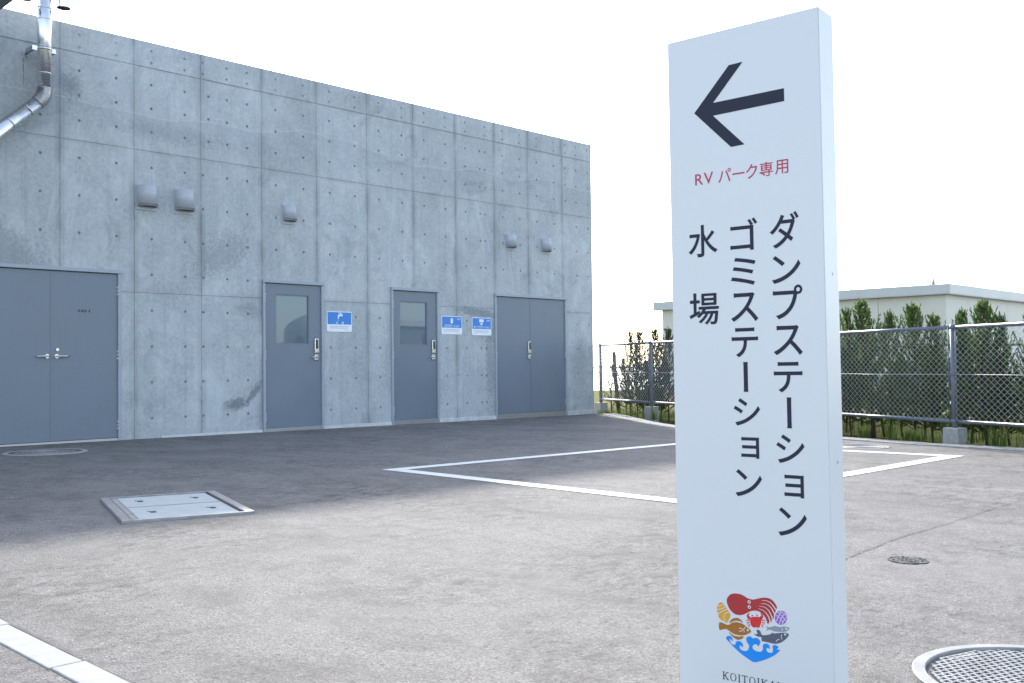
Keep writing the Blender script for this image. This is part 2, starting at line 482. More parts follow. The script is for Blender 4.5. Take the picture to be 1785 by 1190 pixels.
o = sheet('bounce_lot', [(18.5, -23.5), (60, -23.5), (60, -2.2), (18.5, -2.2)], lambda x: fz(x) + 0.004, M['gravel'])  # added out of sight to bounce light onto the ivory front wall
tag(o, 'unseen pale sheet added to bounce light onto the prefabricated building', 'ground')
KERB_IN = [(2.6, -16.5), (4.9, -10.9), (5.82, -8.71), (5.96, -7.61), (6.21, -6.69), (6.50, -5.3), (6.83, -3.9), (7.60, -2.72), (8.5, -1.65), (9.36, -0.645), (9.745, -0.02)]
YARD = [(9.745, 0.05), (-38, 0.05), (-38, -60), (-12, -60)] + KERB_IN[:-1]
bm = bmesh.new()
poly(bm, [(x, y, gz(x)) for x, y in YARD])
yard = obj('asphalt_yard', bm, M['asphalt'])
tag(yard, 'worn light grey asphalt paving in front of the concrete building', 'pavement', kind='structure')

# flat concrete edging blocks along the planted strip
def along(pts, step):
    """equally spaced points on a polyline"""
    out = [Vector((*pts[0], 0))]; carry = 0.0
    for a, b in zip(pts[:-1], pts[1:]):
        a = Vector((*a, 0)); b = Vector((*b, 0)); L = (b - a).length; d = step - carry
        while d <= L:
            out.append(a + (b - a) * (d / L)); d += step
        carry = (carry + L) % step
    return out
edging = empty('kerb', (6, -6, 0)); tag(edging, 'flush concrete edging between the asphalt and the planted strip', 'kerb', kind='structure')
KS = crom(KERB_IN, 4, closed=False)
kp = along(KS, 0.6)
rnd = random.Random(3)
for a, b in zip(kp[:-1], kp[1:]):
    t = (b - a).normalized(); nrm = Vector((t.y, -t.x, 0))
    if nrm.x < 0: nrm = -nrm
    w = 0.28; g = 0.005; h = 0.012 + rnd.uniform(-0.003, 0.003)
    bm = bmesh.new()
    cs = [a + t * g, b - t * g, b - t * g + nrm * w, a + t * g + nrm * w]
    lo = [bm.verts.new((c.x, c.y, gz(c.x) - 0.06)) for c in cs]
    hi = [bm.verts.new((c.x, c.y, gz(c.x) + h)) for c in cs]
    bm.faces.new(hi)
    for i in range(4): bm.faces.new((lo[i], lo[(i+1) % 4], hi[(i+1) % 4], hi[i]))
    bmesh.ops.recalc_face_normals(bm, faces=bm.faces[:])
    bmesh.ops.bevel(bm, geom=[e for e in bm.edges if e.verts[0] in hi and e.verts[1] in hi], offset=0.006, segments=1, affect='EDGES')
    k = obj('kerb_block', bm, M['edgec'], edging); k.matrix_parent_inverse = edging.matrix_world.inverted()
    k.location = (0, 0, 0); k.matrix_parent_inverse = Matrix.Translation((-6, 6, 0))

# strip of precast kerb blocks set flush in the asphalt, running away from the building
ks = empty('kerb', (-3.47, -8.5, 0)); tag(ks, 'pale flush kerb strip running straight through the asphalt', 'kerb', kind='structure')
bm = bmesh.new()
box(bm, -0.047, 0.047, 0.003, 0.598, -0.08, 0.006, 0.003)
kme = bpy.data.meshes.new('kerb_block'); bm.to_mesh(kme); bm.free(); kme.materials.append(M['kerbc'])
for i in range(16):
    k = link('kerb_block', kme, None, ks)
    k.location = (0.004 * math.sin(i * 2.1), 0.013 - i * 0.601 + 0.6, gz(-3.47) + 0.001 * math.sin(i * 5.3))
# dark crack beside the strip
bm = bmesh.new()
rnd = random.Random(8)
L = []; Rr = []
for i in range(120):
    y = -7.9 - i * 0.08
    L.append(bm.verts.new((-3.423, y, gz(-3.42) + 0.004)))
    Rr.append(bm.verts.new((-3.413 + rnd.uniform(-0.005, 0.007), y, gz(-3.42) + 0.004)))
for i in range(119): bm.faces.new((L[i], Rr[i], Rr[i+1], L[i+1]))
o = obj('asphalt_joint', bm, M['tread']); tag(o, 'dark open joint along the flush kerb strip', 'joint', kind='structure')
# faint wandering crack in the paving
bm = bmesh.new()
pts = [(-0.75, -9.985), (-0.446, -9.953), (-0.15, -9.93), (0.108, -9.904), (0.5, -9.905), (0.834, -9.90), (1.4, -9.885), (2.071, -9.872), (3.2, -9.84)]
L = []; Rr = []
fp = crom(pts, 14, closed=False)
for x, y in fp:
    wv = rnd.uniform(0.0005, 0.004) * (1.0 if x < 0.9 else 0.7); j = rnd.uniform(-0.006, 0.006)
    L.append(bm.verts.new((x, y - wv + j, gz(x) + 0.004))); Rr.append(bm.verts.new((x, y + wv + j, gz(x) + 0.004)))
for i in range(len(L) - 1): bm.faces.new((L[i], L[i+1], Rr[i+1], Rr[i]))
o = obj('asphalt_crack', bm, M['tread']); tag(o, 'thin dark crack wandering across the sunlit asphalt', 'crack', kind='structure')

# painted bay: four strips, each a sheet just above the asphalt
def stripe(name, a, b, w, side):
    bm = bmesh.new(); a = Vector((*a, 0)); b = Vector((*b, 0)); t = (b - a).normalized(); nn = Vector((-t.y, t.x, 0)) * side
    N = int((b - a).length / 0.04)
    L = []; Rr = []
    for i in range(N + 1):
        p = a + (b - a) * i / N
        p1 = p + nn * rnd.uniform(-0.003, 0.003); p2 = p + nn * (w + rnd.uniform(-0.003, 0.003))
        L.append(bm.verts.new((p1.x, p1.y, gz(p1.x) + 0.004))); Rr.append(bm.verts.new((p2.x, p2.y, gz(p2.x) + 0.004)))
    for i in range(N): bm.faces.new((L[i], L[i+1], Rr[i+1], Rr[i]))
    bmesh.ops.recalc_face_normals(bm, faces=bm.faces[:])
    for f in bm.faces:
        if f.normal.z < 0: f.normal_flip()
    return obj(name, bm, M['paint'], bay)
bay = empty('bay_marking', (0, 0, 0)); tag(bay, 'white painted outline of an empty parking bay on the asphalt', 'road marking', kind='structure')
stripe('painted_line', (0.553, -5.36), (4.71, -5.505), 0.15, -1)
stripe('painted_line', (0.549, -5.513), (0.470, -8.313), 0.15, 1)
stripe('painted_line', (0.467, -8.465), (4.939, -8.469), 0.15, 1)
stripe('painted_line', (4.928, -8.316), (4.722, -5.658), 0.15, 1)

# ------------------------------------------------------------------ concrete building
bld = empty('concrete_building', (1.7, 0, 0))
tag(bld, 'long fair-faced concrete building with tie holes and blue-grey steel doors', 'building')
BX = [-6.3, -5.4, -4.5, -3.6, -2.7, -1.8, -0.9, 0, 0.9, 1.8, 2.7, 3.6, 4.5, 5.4, 6.293, 7.18, 8.01, 8.905, 9.745]
ROWS = [(-0.11, 1.797, [0.225, 0.675, 1.125, 1.575]), (1.797, 3.584, [2.025, 2.475, 2.925, 3.375]),
        (3.584, 4.637, [3.825, 4.125, 4.425]), (4.644, 4.97, [4.705, 4.855])]
OPEN = [(-0.92, 0.72), (2.70, 3.69), (4.93, 5.89), (7.15, 8.97)]
ZO = 2.06
XTRA = {9: [1.827, 2.175, 2.479], 14: [6.517, 6.847, 6.963], 17: [9.0, 9.30, 9.63]}
HR, HD = 0.0185, 0.015
def bpar(o):
    o.parent = bld; o.matrix_parent_inverse = Matrix.Translation((-1.7, 0, 0)); return o

def panel(x0, x1, z0, z1, cols, rows):
    g = 0.002
    X0, X1, Z0, Z1 = x0 + g, x1 - g, z0 + (g if z0 > 0 else 0), z1 - (g if z1 < 4.6 else 0)
    opens = [(a, b) for a, b in OPEN if a < X1 and b > X0 and Z0 < ZO]
    holes = []
    for cx in cols:
        for cz in rows:
            if any(a - 0.02 < cx < b + 0.02 and cz < ZO + 0.03 for a, b in opens): continue
            hs = min(0.04, (cx - X0) * 0.95, (X1 - cx) * 0.95, (Z1 - cz) * .95, (cz - Z0) * .95)
            if hs > HR * 1.1: holes.append((cx, cz, hs))
    xs = {X0, X1}; zs = {Z0, Z1}
    for cx, cz, hs in holes: xs |= {cx - hs, cx + hs}; zs |= {cz - hs, cz + hs}
    for a, b in opens:
        if a > X0: xs.add(a)
        if b < X1: xs.add(b)
        if ZO < Z1: zs.add(ZO)
    def uniq(s):
        o_ = []
        for q_ in sorted(s):
            if not o_ or q_ - o_[-1] > 1e-5: o_.append(q_)
        return o_
    xs = uniq(xs); zs = uniq(zs)
    bm = bmesh.new()
    vd = {}
    def V(x, z, y=0.0):
        k = (round(x, 5), round(z, 5), round(y, 5))
        if k not in vd: vd[k] = bm.verts.new((x, y, z))
        return vd[k]
    for i in range(len(xs) - 1):
        for j in range(len(zs) - 1):
            a, b, c, d = xs[i], xs[i+1], zs[j], zs[j+1]
            mx, mz = (a + b) / 2, (c + d) / 2
            if any(p < mx < q_ and mz < ZO for p, q_ in opens): continue
            hole = None
            for cx, cz, hs in holes:
                if abs(mx - cx) < 1e-3 and abs(mz - cz) < 1e-3: hole = (cx, cz)
            if hole is None:
                bm.faces.new((V(a, c), V(b, c), V(b, d), V(a, d)))
                continue
            cx, cz = hole
            cor = [V(b, d), V(a, d), V(a, c), V(b, c)]
            ring = [bm.verts.new((cx + HR * math.cos(rad(45 + 30 * k)), 0, cz + HR * math.sin(rad(45 + 30 * k)))) for k in range(12)]
            back = [bm.verts.new((v.co.x * .82 + cx * .18, HD, v.co.z * .82 + cz * .18)) for v in ring]
            for s in range(4):
                bm.faces.new([cor[s], cor[(s+1) % 4], ring[(3*s+3) % 12], ring[3*s+2], ring[3*s+1], ring[3*s]][::-1])
            for k in range(12):
                bm.faces.new((ring[k], ring[(k+1) % 12], back[(k+1) % 12], back[k]))
            f = bm.faces.new(back); f.material_index = 1
    bm.edges.ensure_lookup_table()
    be = [e for e in bm.edges if len(e.link_faces) == 1]
    r = bmesh.ops.extrude_edge_only(bm, edges=be)
    for v in [q_ for q_ in r['geom'] if isinstance(q_, bmesh.types.BMVert)]: v.co.y = 0.032
    bmesh.ops.recalc_face_normals(bm, faces=bm.faces[:])
    ny = [f for f in bm.faces if abs(f.normal.y) > 0.99 and abs(f.calc_center_median().y) < 1e-4]
    if ny and ny[0].normal.y > 0: bmesh.ops.reverse_faces(bm, faces=bm.faces[:])
    uvl = bm.loops.layers.uv.new('UVMap')
    for f in bm.faces:
        for lp in f.loops:
            lp[uvl].uv = ((lp.vert.co.x - x0) / (x1 - x0), (lp.vert.co.z - z0) / (z1 - z0) if z0 > -0.05 else (lp.vert.co.z + 0.2) / (z1 + 0.2))
    return obj('formwork_panel', bm, [M['concrete'], M['mortar']])

for i in range(len(BX) - 1):
    for r_, (z0, z1, rows) in enumerate(ROWS):
        x0, x1 = BX[i], BX[i+1]
        cols = [x0 + 0.225, x0 + 0.675] if x1 - x0 > 0.85 else [x0 + 0.20, x0 + 0.62]
        if i in XTRA: cols = XTRA[i] if not (i == 14 and r_ == 3) else [6.517, 6.963]
        if i in XTRA and r_ == 2 and i == 9: cols = [1.91, 2.18, 2.48]
        bpar(panel(x0, x1, z0, z1, cols, rows))

bm = bmesh.new()
xa, xb = -6.3, 9.745
box(bm, xa, xb - 0.002, 0.6, 9.0, -0.3, 4.60)                 # body
box(bm, xa, xb - 0.002, 0.05, 0.6, 2.10, 4.955)            # upper front wall and parapet
prev = xa
for a, b in OPEN + [(xb - 0.002, None)]:
    box(bm, prev, a, 0.051, 0.599, -0.3, 2.099)
    prev = b
box(bm, xa, xb - 0.006, 0.0085, 0.0495, 4.55, 4.965)
box(bm, xb - 0.25, xb - 0.003, 0.601, 9.0, 4.6, 4.955)
box(bm, xa, xb - 0.002, 8.8, 8.999, 4.601, 4.95)
core = bpar(obj('wall', bm, M['concrete']))
# thin backing that closes the form joints
bm = bmesh.new()
for a, b in zip([xa] + [p[1] for p in OPEN], [p[0] for p in OPEN] + [xb - 0.004]):
    box(bm, a, b, 0.009, 0.049, -0.25, 2.0605)
box(bm, xa, xb - 0.004, 0.009, 0.049, 2.0615, 4.545)
bpar(obj('joint_backing', bm, M['mortar']))
# rendered plinth strip showing where the yard falls away
spans = [(-6.3, -0.93), (1.25, 2.695), (3.695, 4.925), (5.895, 7.145), (8.975, 9.74)]
rnd = random.Random(5)
for a, b in spans:
    bm = bmesh.new()
    n = max(2, int((b - a) / 0.12)); t0 = []; t1 = []; t2 = []; t3 = []
    for k in range(n + 1):
        x = a + (b - a) * k / n
        top = 0.0 + rnd.uniform(-0.004, 0.004) - 0.004 * x / 9
        out = -0.012 - 0.0022 * max(x, 0) + rnd.uniform(-0.003, 0.003)
        t0.append(bm.verts.new((x, -0.001, top))); t1.append(bm.verts.new((x, out + 0.004, top - 0.002)))
        t2.append(bm.verts.new((x, out, top - 0.008))); t3.append(bm.verts.new((x, out - 0.004, gz(x) - 0.02)))
    for k in range(n):
        for p, q_ in ((t0, t1), (t1, t2), (t2, t3)):
            bm.faces.new((p[k], p[k+1], q_[k+1], q_[k]))
    bm.faces.new((t0[0], t1[0], t2[0], t3[0])); bm.faces.new((t0[-1], t1[-1], t2[-1], t3[-1]))
    bmesh.ops.recalc_face_normals(bm, faces=bm.faces[:])
    for f in bm.faces:
        if f.normal.y > 0.3: f.normal_flip()
    bpar(obj('plinth', bm, M['plinth']))
# entrance canopy at the far end of the front
bm = bmesh.new()
box(bm, -6.3, -1.0, -3.2, -0.002, 4.58, 4.78, 0.01)
bpar(obj('canopy', bm, M['canopy']))

# ------------------------------------------------------------------ doors
def door(x0, x1, leaves, hinges, label):
    bm = bmesh.new()
    j = 0.036
    box(bm, x0, x0 + j, -0.030, 0.20, gz(x0) - 0.03, ZO - 0.05, 0.004)
    box(bm, x1 - j, x1, -0.030, 0.20, gz(x1) - 0.03, ZO - 0.05, 0.004)
    box(bm, x0 - 0.006, x1 + 0.006, -0.042, 0.20, ZO - 0.048, ZO - 0.002, 0.006)
    d = bpar(obj('door', bm, M['frame'])); d['label'] = label
    bm = bmesh.new()
    box(bm, x0 + j + 0.001, x1 - j - 0.001, -0.022, 0.2, gz((x0 + x1) / 2) - 0.05, 0.008, 0.003)
    sub('threshold', bm, M['dull'], d)
    for (a, b, win) in leaves:
        bm = bmesh.new()
        ya, yb = -0.006, 0.034
        if win is None:
            box(bm, a, b, ya, yb, 0.012, ZO - 0.054, 0.003)
        else:
            wx0, wx1, wz0, wz1 = win
            box(bm, a, wx0, ya, yb, 0.012, ZO - 0.054); box(bm, wx1, b, ya, yb, 0.012, ZO - 0.054)
            box(bm, wx0, wx1, ya, yb, 0.012, wz0); box(bm, wx0, wx1, ya, yb, wz1, ZO - 0.054)
            bmesh.ops.remove_doubles(bm, verts=bm.verts[:], dist=1e-5)
            bmesh.ops.delete(bm, geom=[f for f in bm.faces if any(g_ is not f and abs((g_.calc_center_median() - f.calc_center_median()).length) < 1e-5 and len(g_.verts) == len(f.verts) for g_ in f.verts[0].link_faces)], context='FACES_ONLY')
        lf = sub('door_leaf', bm, M['door'], d)
        if win is not None:
            bm = bmesh.new(); s = 0.014
            for q_ in ((wx0, wx0 + s, wz0, wz1), (wx1 - s, wx1, wz0, wz1), (wx0 + s, wx1 - s, wz0, wz0 + s), (wx0 + s, wx1 - s, wz1 - s, wz1)):
                box(bm, q_[0], q_[1], -0.001, 0.014, q_[2], q_[3], 0.002)
            sub('glazing_bead', bm, M['door'], d)
            bm = bmesh.new(); box(bm, wx0 + 0.001, wx1 - 0.001, 0.0145, 0.022, wz0 + 0.001, wz1 - 0.001)
            sub('pane', bm, M['glass'], d)
    for hx in hinges:
        for hz in (0.16, 1.015, 1.80):
            bm = bmesh.new()
            tube(bm, [(hx, -0.017, hz - 0.062), (hx, -0.017, hz - 0.0215)], 0.0085, 10)
            tube(bm, [(hx, -0.017, hz - 0.02), (hx, -0.017, hz + 0.0205)], 0.0085, 10)
            tube(bm, [(hx, -0.017, hz + 0.022), (hx, -0.017, hz + 0.062)], 0.0085, 10)
            box(bm, hx - 0.012, hx + 0.012, -0.011, -0.003, hz - 0.06, hz + 0.06)
            sub('hinge', bm, M['hinge'], d)
    return d
def sub(name, bm, mat, par):
    o_ = obj(name, bm, mat); o_.parent = par; o_.matrix_parent_inverse = Matrix.Translation((0, 0, 0)); return o_

def lever(d, x, z, dr):
    bm = bmesh.new()
    tube(bm, [(x, -0.006, z), (x, -0.016, z)], 0.025, 20)
    tube(bm, [(x, -0.016, z), (x, -0.055, z)], 0.010, 12)
    tube(bm, [(x - dr * 0.008, -0.055, z), (x + dr * 0.03, -0.056, z), (x + dr * 0.13, -0.054, z)], [0.011, 0.0105, 0.0095], 12)
    sub('handle', bm, M['stain'], d)
def keypad(d, x, dr):
    bm = bmesh.new()
    box(bm, x - 0.032, x + 0.032, -0.034, -0.006, 1.035, 1.255, 0.010)
    box(bm, x - 0.028, x + 0.028, -0.046, -0.036, 1.048, 1.10, 0.006)
    box(bm, x - 0.030, x + 0.030, -0.026, -0.006, 0.94, 1.028, 0.006)
    tube(bm, [(x, -0.026, 0.985), (x, -0.06, 0.985)], 0.011, 12)
    tube(bm, [(x - dr * 0.006, -0.06, 0.985), (x + dr * 0.095, -0.06, 0.985)], 0.009, 12)
    k = sub('keypad_lock', bm, M['stain'], d)
    bm = bmesh.new(); box(bm, x - 0.022, x + 0.022, -0.037, -0.030, 1.108, 1.238, 0.004)
    sub('keypad_screen', bm, M['black'], d)

d1 = door(-0.92, 0.72, [(-0.882, -0.105, None), (-0.099, 0.682, None)], (-0.884, 0.684), 'wide double steel door with two lever handles and small room lettering')
lever(d1, -0.150, 1.005, -1); lever(d1, -0.042, 1.005, 1)
bm = bmesh.new(); tube(bm, [(-0.035, -0.006, 1.082), (-0.035, -0.020, 1.082)], 0.017, 16); sub('key_cylinder', bm, M['stain'], d1)
bm = bmesh.new(); box(bm, -0.112, -0.090, -0.0095, -0.0065, 0.014, ZO - 0.056); sub('meeting_strip', bm, M['door'], d1)
d2 = door(2.70, 3.69, [(2.738, 3.652, (2.905, 3.452, 1.166, 1.864))], (2.742,), 'single steel door with a glazed upper half beside the water sign')
keypad(d2, 3.565, -1)
d3 = door(4.93, 5.89, [(4.968, 5.852, (5.105, 5.660, 1.166, 1.852))], (4.972,), 'single steel door with a glazed upper half next to the rubbish station sign')
keypad(d3, 5.775, -1)
d4 = door(7.15, 8.97, [(7.188, 8.027, None), (8.033, 8.932, None)], (7.190, 8.930), 'double steel door with a keypad lock at its middle')
keypad(d4, 7.985, -1)
bm = bmesh.new(); box(bm, 8.021, 8.039, -0.0095, -0.0065, 0.014, ZO - 0.056); sub('meeting_strip', bm, M['door'], d4)

# ------------------------------------------------------------------ vent hoods
def hood(x0, w, z0, z1, dep, label):
    """half-round hood over a back plate, open below"""
    root = empty('vent_hood', (x0 + w / 2, 0, z0))
    tag(root, label, 'vent', 'vent hoods high on the concrete wall')
    n = 20; h = z1 - z0
    bm = bmesh.new()
    def ring(z, rx, ry): return [bm.verts.new((rx * math.cos(math.pi * k / n), -0.012 - ry * math.sin(math.pi * k / n), z)) for k in range(n + 1)]
    a = ring(0, w / 2, dep); b = ring(h - 0.006, w / 2, dep); c = ring(h, w / 2 - 0.006, dep - 0.006)
    ai = ring(0.0, w / 2 - 0.004, dep - 0.004); bi = ring(h - 0.01, w / 2 - 0.004, dep - 0.004)
    for p, q_, fl in ((a, b, 0), (b, c, 0), (bi, ai, 1), (ai, a, 0)):
        for k in range(n):
            f = bm.faces.new((p[k], p[k+1], q_[k+1], q_[k])); f.smooth = p is not b; f.material_index = fl
    bm.faces.new([bm.verts.new(v.co) for v in c]); f = bm.faces.new([bm.verts.new(v.co) for v in bi]); f.material_index = 1
    bmesh.ops.recalc_face_normals(bm, faces=bm.faces[:])
    o_ = obj('hood', bm, [M['hood'], M['hoodin']], root)
    # drip rim with its small slots
    bm = bmesh.new()
    for k in range(4, 24):
        th = math.pi * k / 27
        cx = (w / 2 + 0.0012) * math.cos(th); cy = -0.012 - (dep + 0.0012) * math.sin(th)
        tube(bm, [(cx, cy, 0.012), (cx, cy, 0.026)], 0.0022, 5)
    obj('slots', bm, M['hoodin'], root)
    bm = bmesh.new()
    box(bm, -w / 2 - 0.004, w / 2 + 0.004, -0.011, -0.0005, -0.045, h + 0.012, 0.003)
    obj('back_plate', bm, M['hood'], root)
    bm = bmesh.new()
    for k in range(5):
        box(bm, -w / 2 + 0.012, w / 2 - 0.012, -0.05 + 0.008 * k, -0.012 , 0.05 + 0.03 * k, 0.053 + 0.03 * k)
    obj('louvre', bm, M['hoodin'], root)
hood(0.93, 0.255, 2.878, 3.14, 0.125, 'half-round vent hood high between the first joints, above the wide double door')
hood(1.43, 0.255, 2.878, 3.14, 0.125, 'half-round vent hood next to the first one, further from the steel flue')
hood(3.03, 0.205, 2.895, 3.11, 0.10, 'lone small half-round vent hood above the door by the water sign')
hood(7.443, 0.215, 2.862, 3.085, 0.10, 'small half-round vent hood above the left leaf of the keypad double door')
hood(8.338, 0.215, 2.862, 3.085, 0.10, 'small half-round vent hood above the right leaf of the keypad double door')

# ------------------------------------------------------------------ flue
fl = empty('flue_pipe', (-0.268, -0.25, 2.58)); tag(fl, 'shiny stainless flue with corrugated elbow rising past the parapet', 'flue')
def fsub(name, bm, mat): 
    o_ = obj(name, bm, mat); o_.parent = fl; o_.matrix_parent_inverse = Matrix.Translation((0.268, 0.25, -2.58)); return o_
fx, fy = -0.268, -0.25
bm = bmesh.new(); tube(bm, [(fx, fy, 4.045), (fx, fy, 5.40)], 0.077, 28); fsub('pipe', bm, M['pipe'])
bm = bmesh.new()
dv = Vector((-0.73, 0, -0.683)).normalized(); e1 = Vector((-0.335, fy, 3.895)); e2 = e1 + dv * 1.95
tube(bm, [e1, e2], 0.077, 28); fsub('pipe', bm, M['pipe'])
# corrugated elbow
bm = bmesh.new(); pts = []; rs = []
p0, p1, p2 = Vector((fx, fy, 4.07)), Vector((fx, fy, 3.965)), e1 + dv * 0.02
NE = 44
for k in range(NE + 1):
    t = k / NE; pts.append(p0 * (1-t)**2 + p1 * 2*t*(1-t) + p2 * t*t); rs.append(0.079 + (0.0035 if k % 4 in (1, 2) else 0.0))
tube(bm, pts, rs, 28, smooth=False); fsub('elbow', bm, mat_steel('elbow_steel', (0.42, 0.41, 0.41), 0.3))
bm = bmesh.new(); tube(bm, [e2 - dv * 0.02, e2 + dv * 0.06, e2 + dv * 0.1 + Vector((0, 0.09, 0)), e2 + dv * 0.1 + Vector((0, 0.26, 0))], 0.073, 20); fsub('wall_inlet', bm, M['pipe'])
for zc in (4.235, 4.545, 4.86, 4.99, 5.1):
    bm = bmesh.new(); tube(bm, [(fx, fy, zc - 0.006), (fx, fy, zc + 0.006)], 0.0795, 28); fsub('seam_band', bm, M['pipe'])
for q_ in (0.16, 0.42, 0.9, 1.3):
    bm = bmesh.new(); c = e1 + dv * q_; tube(bm, [c - dv * 0.006, c + dv * 0.006], 0.0795, 28); fsub('seam_band', bm, M['pipe'])
# strap and wall bracket
bm = bmesh.new(); tube(bm, [(fx, fy, 4.50), (fx, fy, 4.53)], 0.081, 28)
box(bm, fx - 0.135, fx - 0.074, fy - 0.004, fy + 0.004, 4.49, 4.54); box(bm, fx + 0.074, fx + 0.125, fy - 0.004, fy + 0.004, 4.49, 4.54)
fsub('strap', bm, M['stain'])
for s in (-1, 1):
    bm = bmesh.new(); xx = fx + s * 0.115
    box(bm, xx - 0.02, xx + 0.02, fy + 0.004, -0.006, 4.495, 4.5)
    box(bm, xx - 0.02 , xx - 0.016 , fy + 0.004, -0.006, 4.5, 4.535)
    box(bm, xx - 0.03, xx + 0.03, -0.006, -0.0005, 4.45, 4.55)
    tube(bm, [(xx, -0.006, 4.47), (xx, -0.02, 4.47)], 0.008, 8); tube(bm, [(xx, -0.006, 4.53), (xx, -0.02, 4.53)], 0.008, 8)
    fsub('bracket', bm, M['dull'])
# H-shaped cowl
bm = bmesh.new(); tube(bm, [(fx - 0.215, fy, 5.32), (fx + 0.215, fy, 5.32)], 0.07, 24)
for s in (-1, 1):
    r_ = tube(bm, [(fx + s * 0.215, fy, 5.045), (fx + s * 0.215, fy, 5.60)], 0.078, 28, caps=False)
    tube(bm, [(fx + s * 0.215, fy, 5.60), (fx + s * 0.215, fy, 5.046)], 0.0765, 28, caps=False)
fsub('cowl', bm, M['pipe'])
# rust run below the bracket
bm = bmesh.new(); poly(bm, [(-0.418, -0.0006, 4.44), (-0.402, -0.0006, 4.44), (-0.405, -0.0006, 4.15), (-0.411, -0.0006, 4.12), (-0.416, -0.0006, 4.16)])
for f in bm.faces:
    f.normal_update()
    if f.normal.y > 0: f.normal_flip()
rs_ = NT('rust_run'); rv = obco(rs_); rs_.col((0.25, 0.19, 0.12)); rs_.set(Roughness=0.9)
trn = rs_.n('ShaderNodeBsdfTransparent'); mxs = rs_.n('ShaderNodeMixShader'); rs_.l(rs_.mr(rs_.noise(rv, 30, 4), 0.3, 0.7, 0.1, 0.55), mxs.inputs[0])
rs_.l(trn.outputs[0], mxs.inputs[1]); rs_.l(rs_.b.outputs[0], mxs.inputs[2]); rs_.l(mxs.outputs[0], rs_.out.inputs[0])
bpar(obj('rust_streak', bm, rs_.m))

# ------------------------------------------------------------------ lettering helper
_fc = {}
def glyph(ch, off=0.012):
    """filled outline of one character as (verts2d, faces), unit size"""
    if (ch, off) not in _fc:
        c = bpy.data.curves.new('g', 'FONT'); c.body = ch; c.size = 1; c.offset = off; c.resolution_u = 6
        o_ = bpy.data.objects.new('g', c); COL.objects.link(o_)
        bpy.context.view_layer.update()
        me = bpy.data.meshes.new_from_object(o_.evaluated_get(bpy.context.evaluated_depsgraph_get()))
        _fc[(ch, off)] = ([(v.co.x, v.co.y) for v in me.vertices], [tuple(p.vertices) for p in me.polygons])
        bpy.data.objects.remove(o_); bpy.data.curves.remove(c); bpy.data.meshes.remove(me)
    return _fc[(ch, off)]
def put_glyph(bm, ch, l, r, b, t, P, vertical_bar=False, off=0.012):
    vv, ff = glyph(ch, off)
    if vertical_bar: vv = [(y, -x) for x, y in vv]
    xs = [v[0] for v in vv]; ys = [v[1] for v in vv]
    x0, x1, y0, y1 = min(xs), max(xs), min(ys), max(ys)
    bv = [bm.verts.new(P(l + (x - x0) / (x1 - x0) * (r - l), b + (y - y0) / (y1 - y0) * (t - b))) for x, y in vv]
    for f in ff:
        try: bm.faces.new([bv[i] for i in f])
        except ValueError: pass
def orient(bm, n):
    for f in bm.faces:
        f.normal_update()
        if f.normal.dot(n) < 0: f.normal_flip()

# ------------------------------------------------------------------ direction sign
SA = Vector((-2.5, -10.474, 1.663)); Sd = Vector((0.101, -0.995, 0.006)).normalized(); Su = Vector((0.0, 0.006, 1.0)); Su = (Su - Sd * Su.dot(Sd)).normalized()
Sn = Sd.cross(Su)
if Sn.x > 0: Sn = -Sn                                  # towards the reader
SW, ST = 0.40, 0.087
def SP(u, v, h=0.0): return SA + Sd * u + Su * v + Sn * h
sroot = empty('direction_sign', (SA.x, SA.y, 0)); tag(sroot, 'tall white slab sign with a left arrow and vertical Japanese lettering', 'sign')
def ssub(name, bm, mat, lab=None, par=None):
    o_ = obj(name, bm, mat); o_.parent = sroot; o_.matrix_parent_inverse = Matrix.Translation((-SA.x, -SA.y, 0))
    if lab: o_['label'] = lab
    return o_
b2 = bmesh.new(); hgt = 1.663 + 0.03
vsx = [b2.verts.new(SP(u, v, h)) for v in (-hgt, 0.0) for u, h in ((0, 0), (SW, 0), (SW, -ST), (0, -ST))]
for f in ((0, 1, 2, 3), (4, 5, 6, 7), (0, 1, 5, 4), (1, 2, 6, 5), (2, 3, 7, 6), (3, 0, 4, 7)): b2.faces.new([vsx[i] for i in f])
bmesh.ops.recalc_face_normals(b2, faces=b2.faces[:])
bmesh.ops.bevel(b2, geom=b2.edges[:], offset=0.002, segments=2, affect='EDGES')
ssub('panel', b2, M['signw'])
bm = bmesh.new()
for v0 in (-0.62, -1.06):
    tube(bm, [SP(SW, v0, -0.05), SP(SW, v0, -0.05) + Sd * 0.0012], 0.0035, 10)
ssub('screw', bm, M['dull'])
bm = bmesh.new()
vs0 = [SP(-0.006, -1.668, 0.006), SP(SW + 0.006, -1.668, 0.006), SP(SW + 0.006, -1.668, -ST - 0.006), SP(-0.006, -1.668, -ST - 0.006)]
lo = [bm.verts.new((p.x, p.y, -0.12)) for p in vs0]; hi = [bm.verts.new((p.x, p.y, gz(p.x) + 0.003)) for p in vs0]
bm.faces.new(hi)
for i in range(4): bm.faces.new((lo[i], lo[(i+1) % 4], hi[(i+1) % 4], hi[i]))
bmesh.ops.recalc_face_normals(bm, faces=bm.faces[:]); ssub('base', bm, M['blockc'])
PH = 0.0006
P1 = lambda u, v: SP(u, v, PH)
def flat(name, polys, mat, h=PH, lab=None):
    bm = bmesh.new()
    for p in polys: poly(bm, [SP(u, v, h) for u, v in p])
    orient(bm, Sn); return ssub(name, bm, mat, lab)
flat('arrow', [[(0.0739, -0.1941), (0.1709, -0.0915), (0.2079, -0.0905), (0.1264, -0.1770), (0.3118, -0.1754), (0.3118, -0.2062), (0.1256, -0.2090), (0.2080, -0.2932), (0.1722, -0.2943)]], M['ink'], lab='dark arrow pointing left')
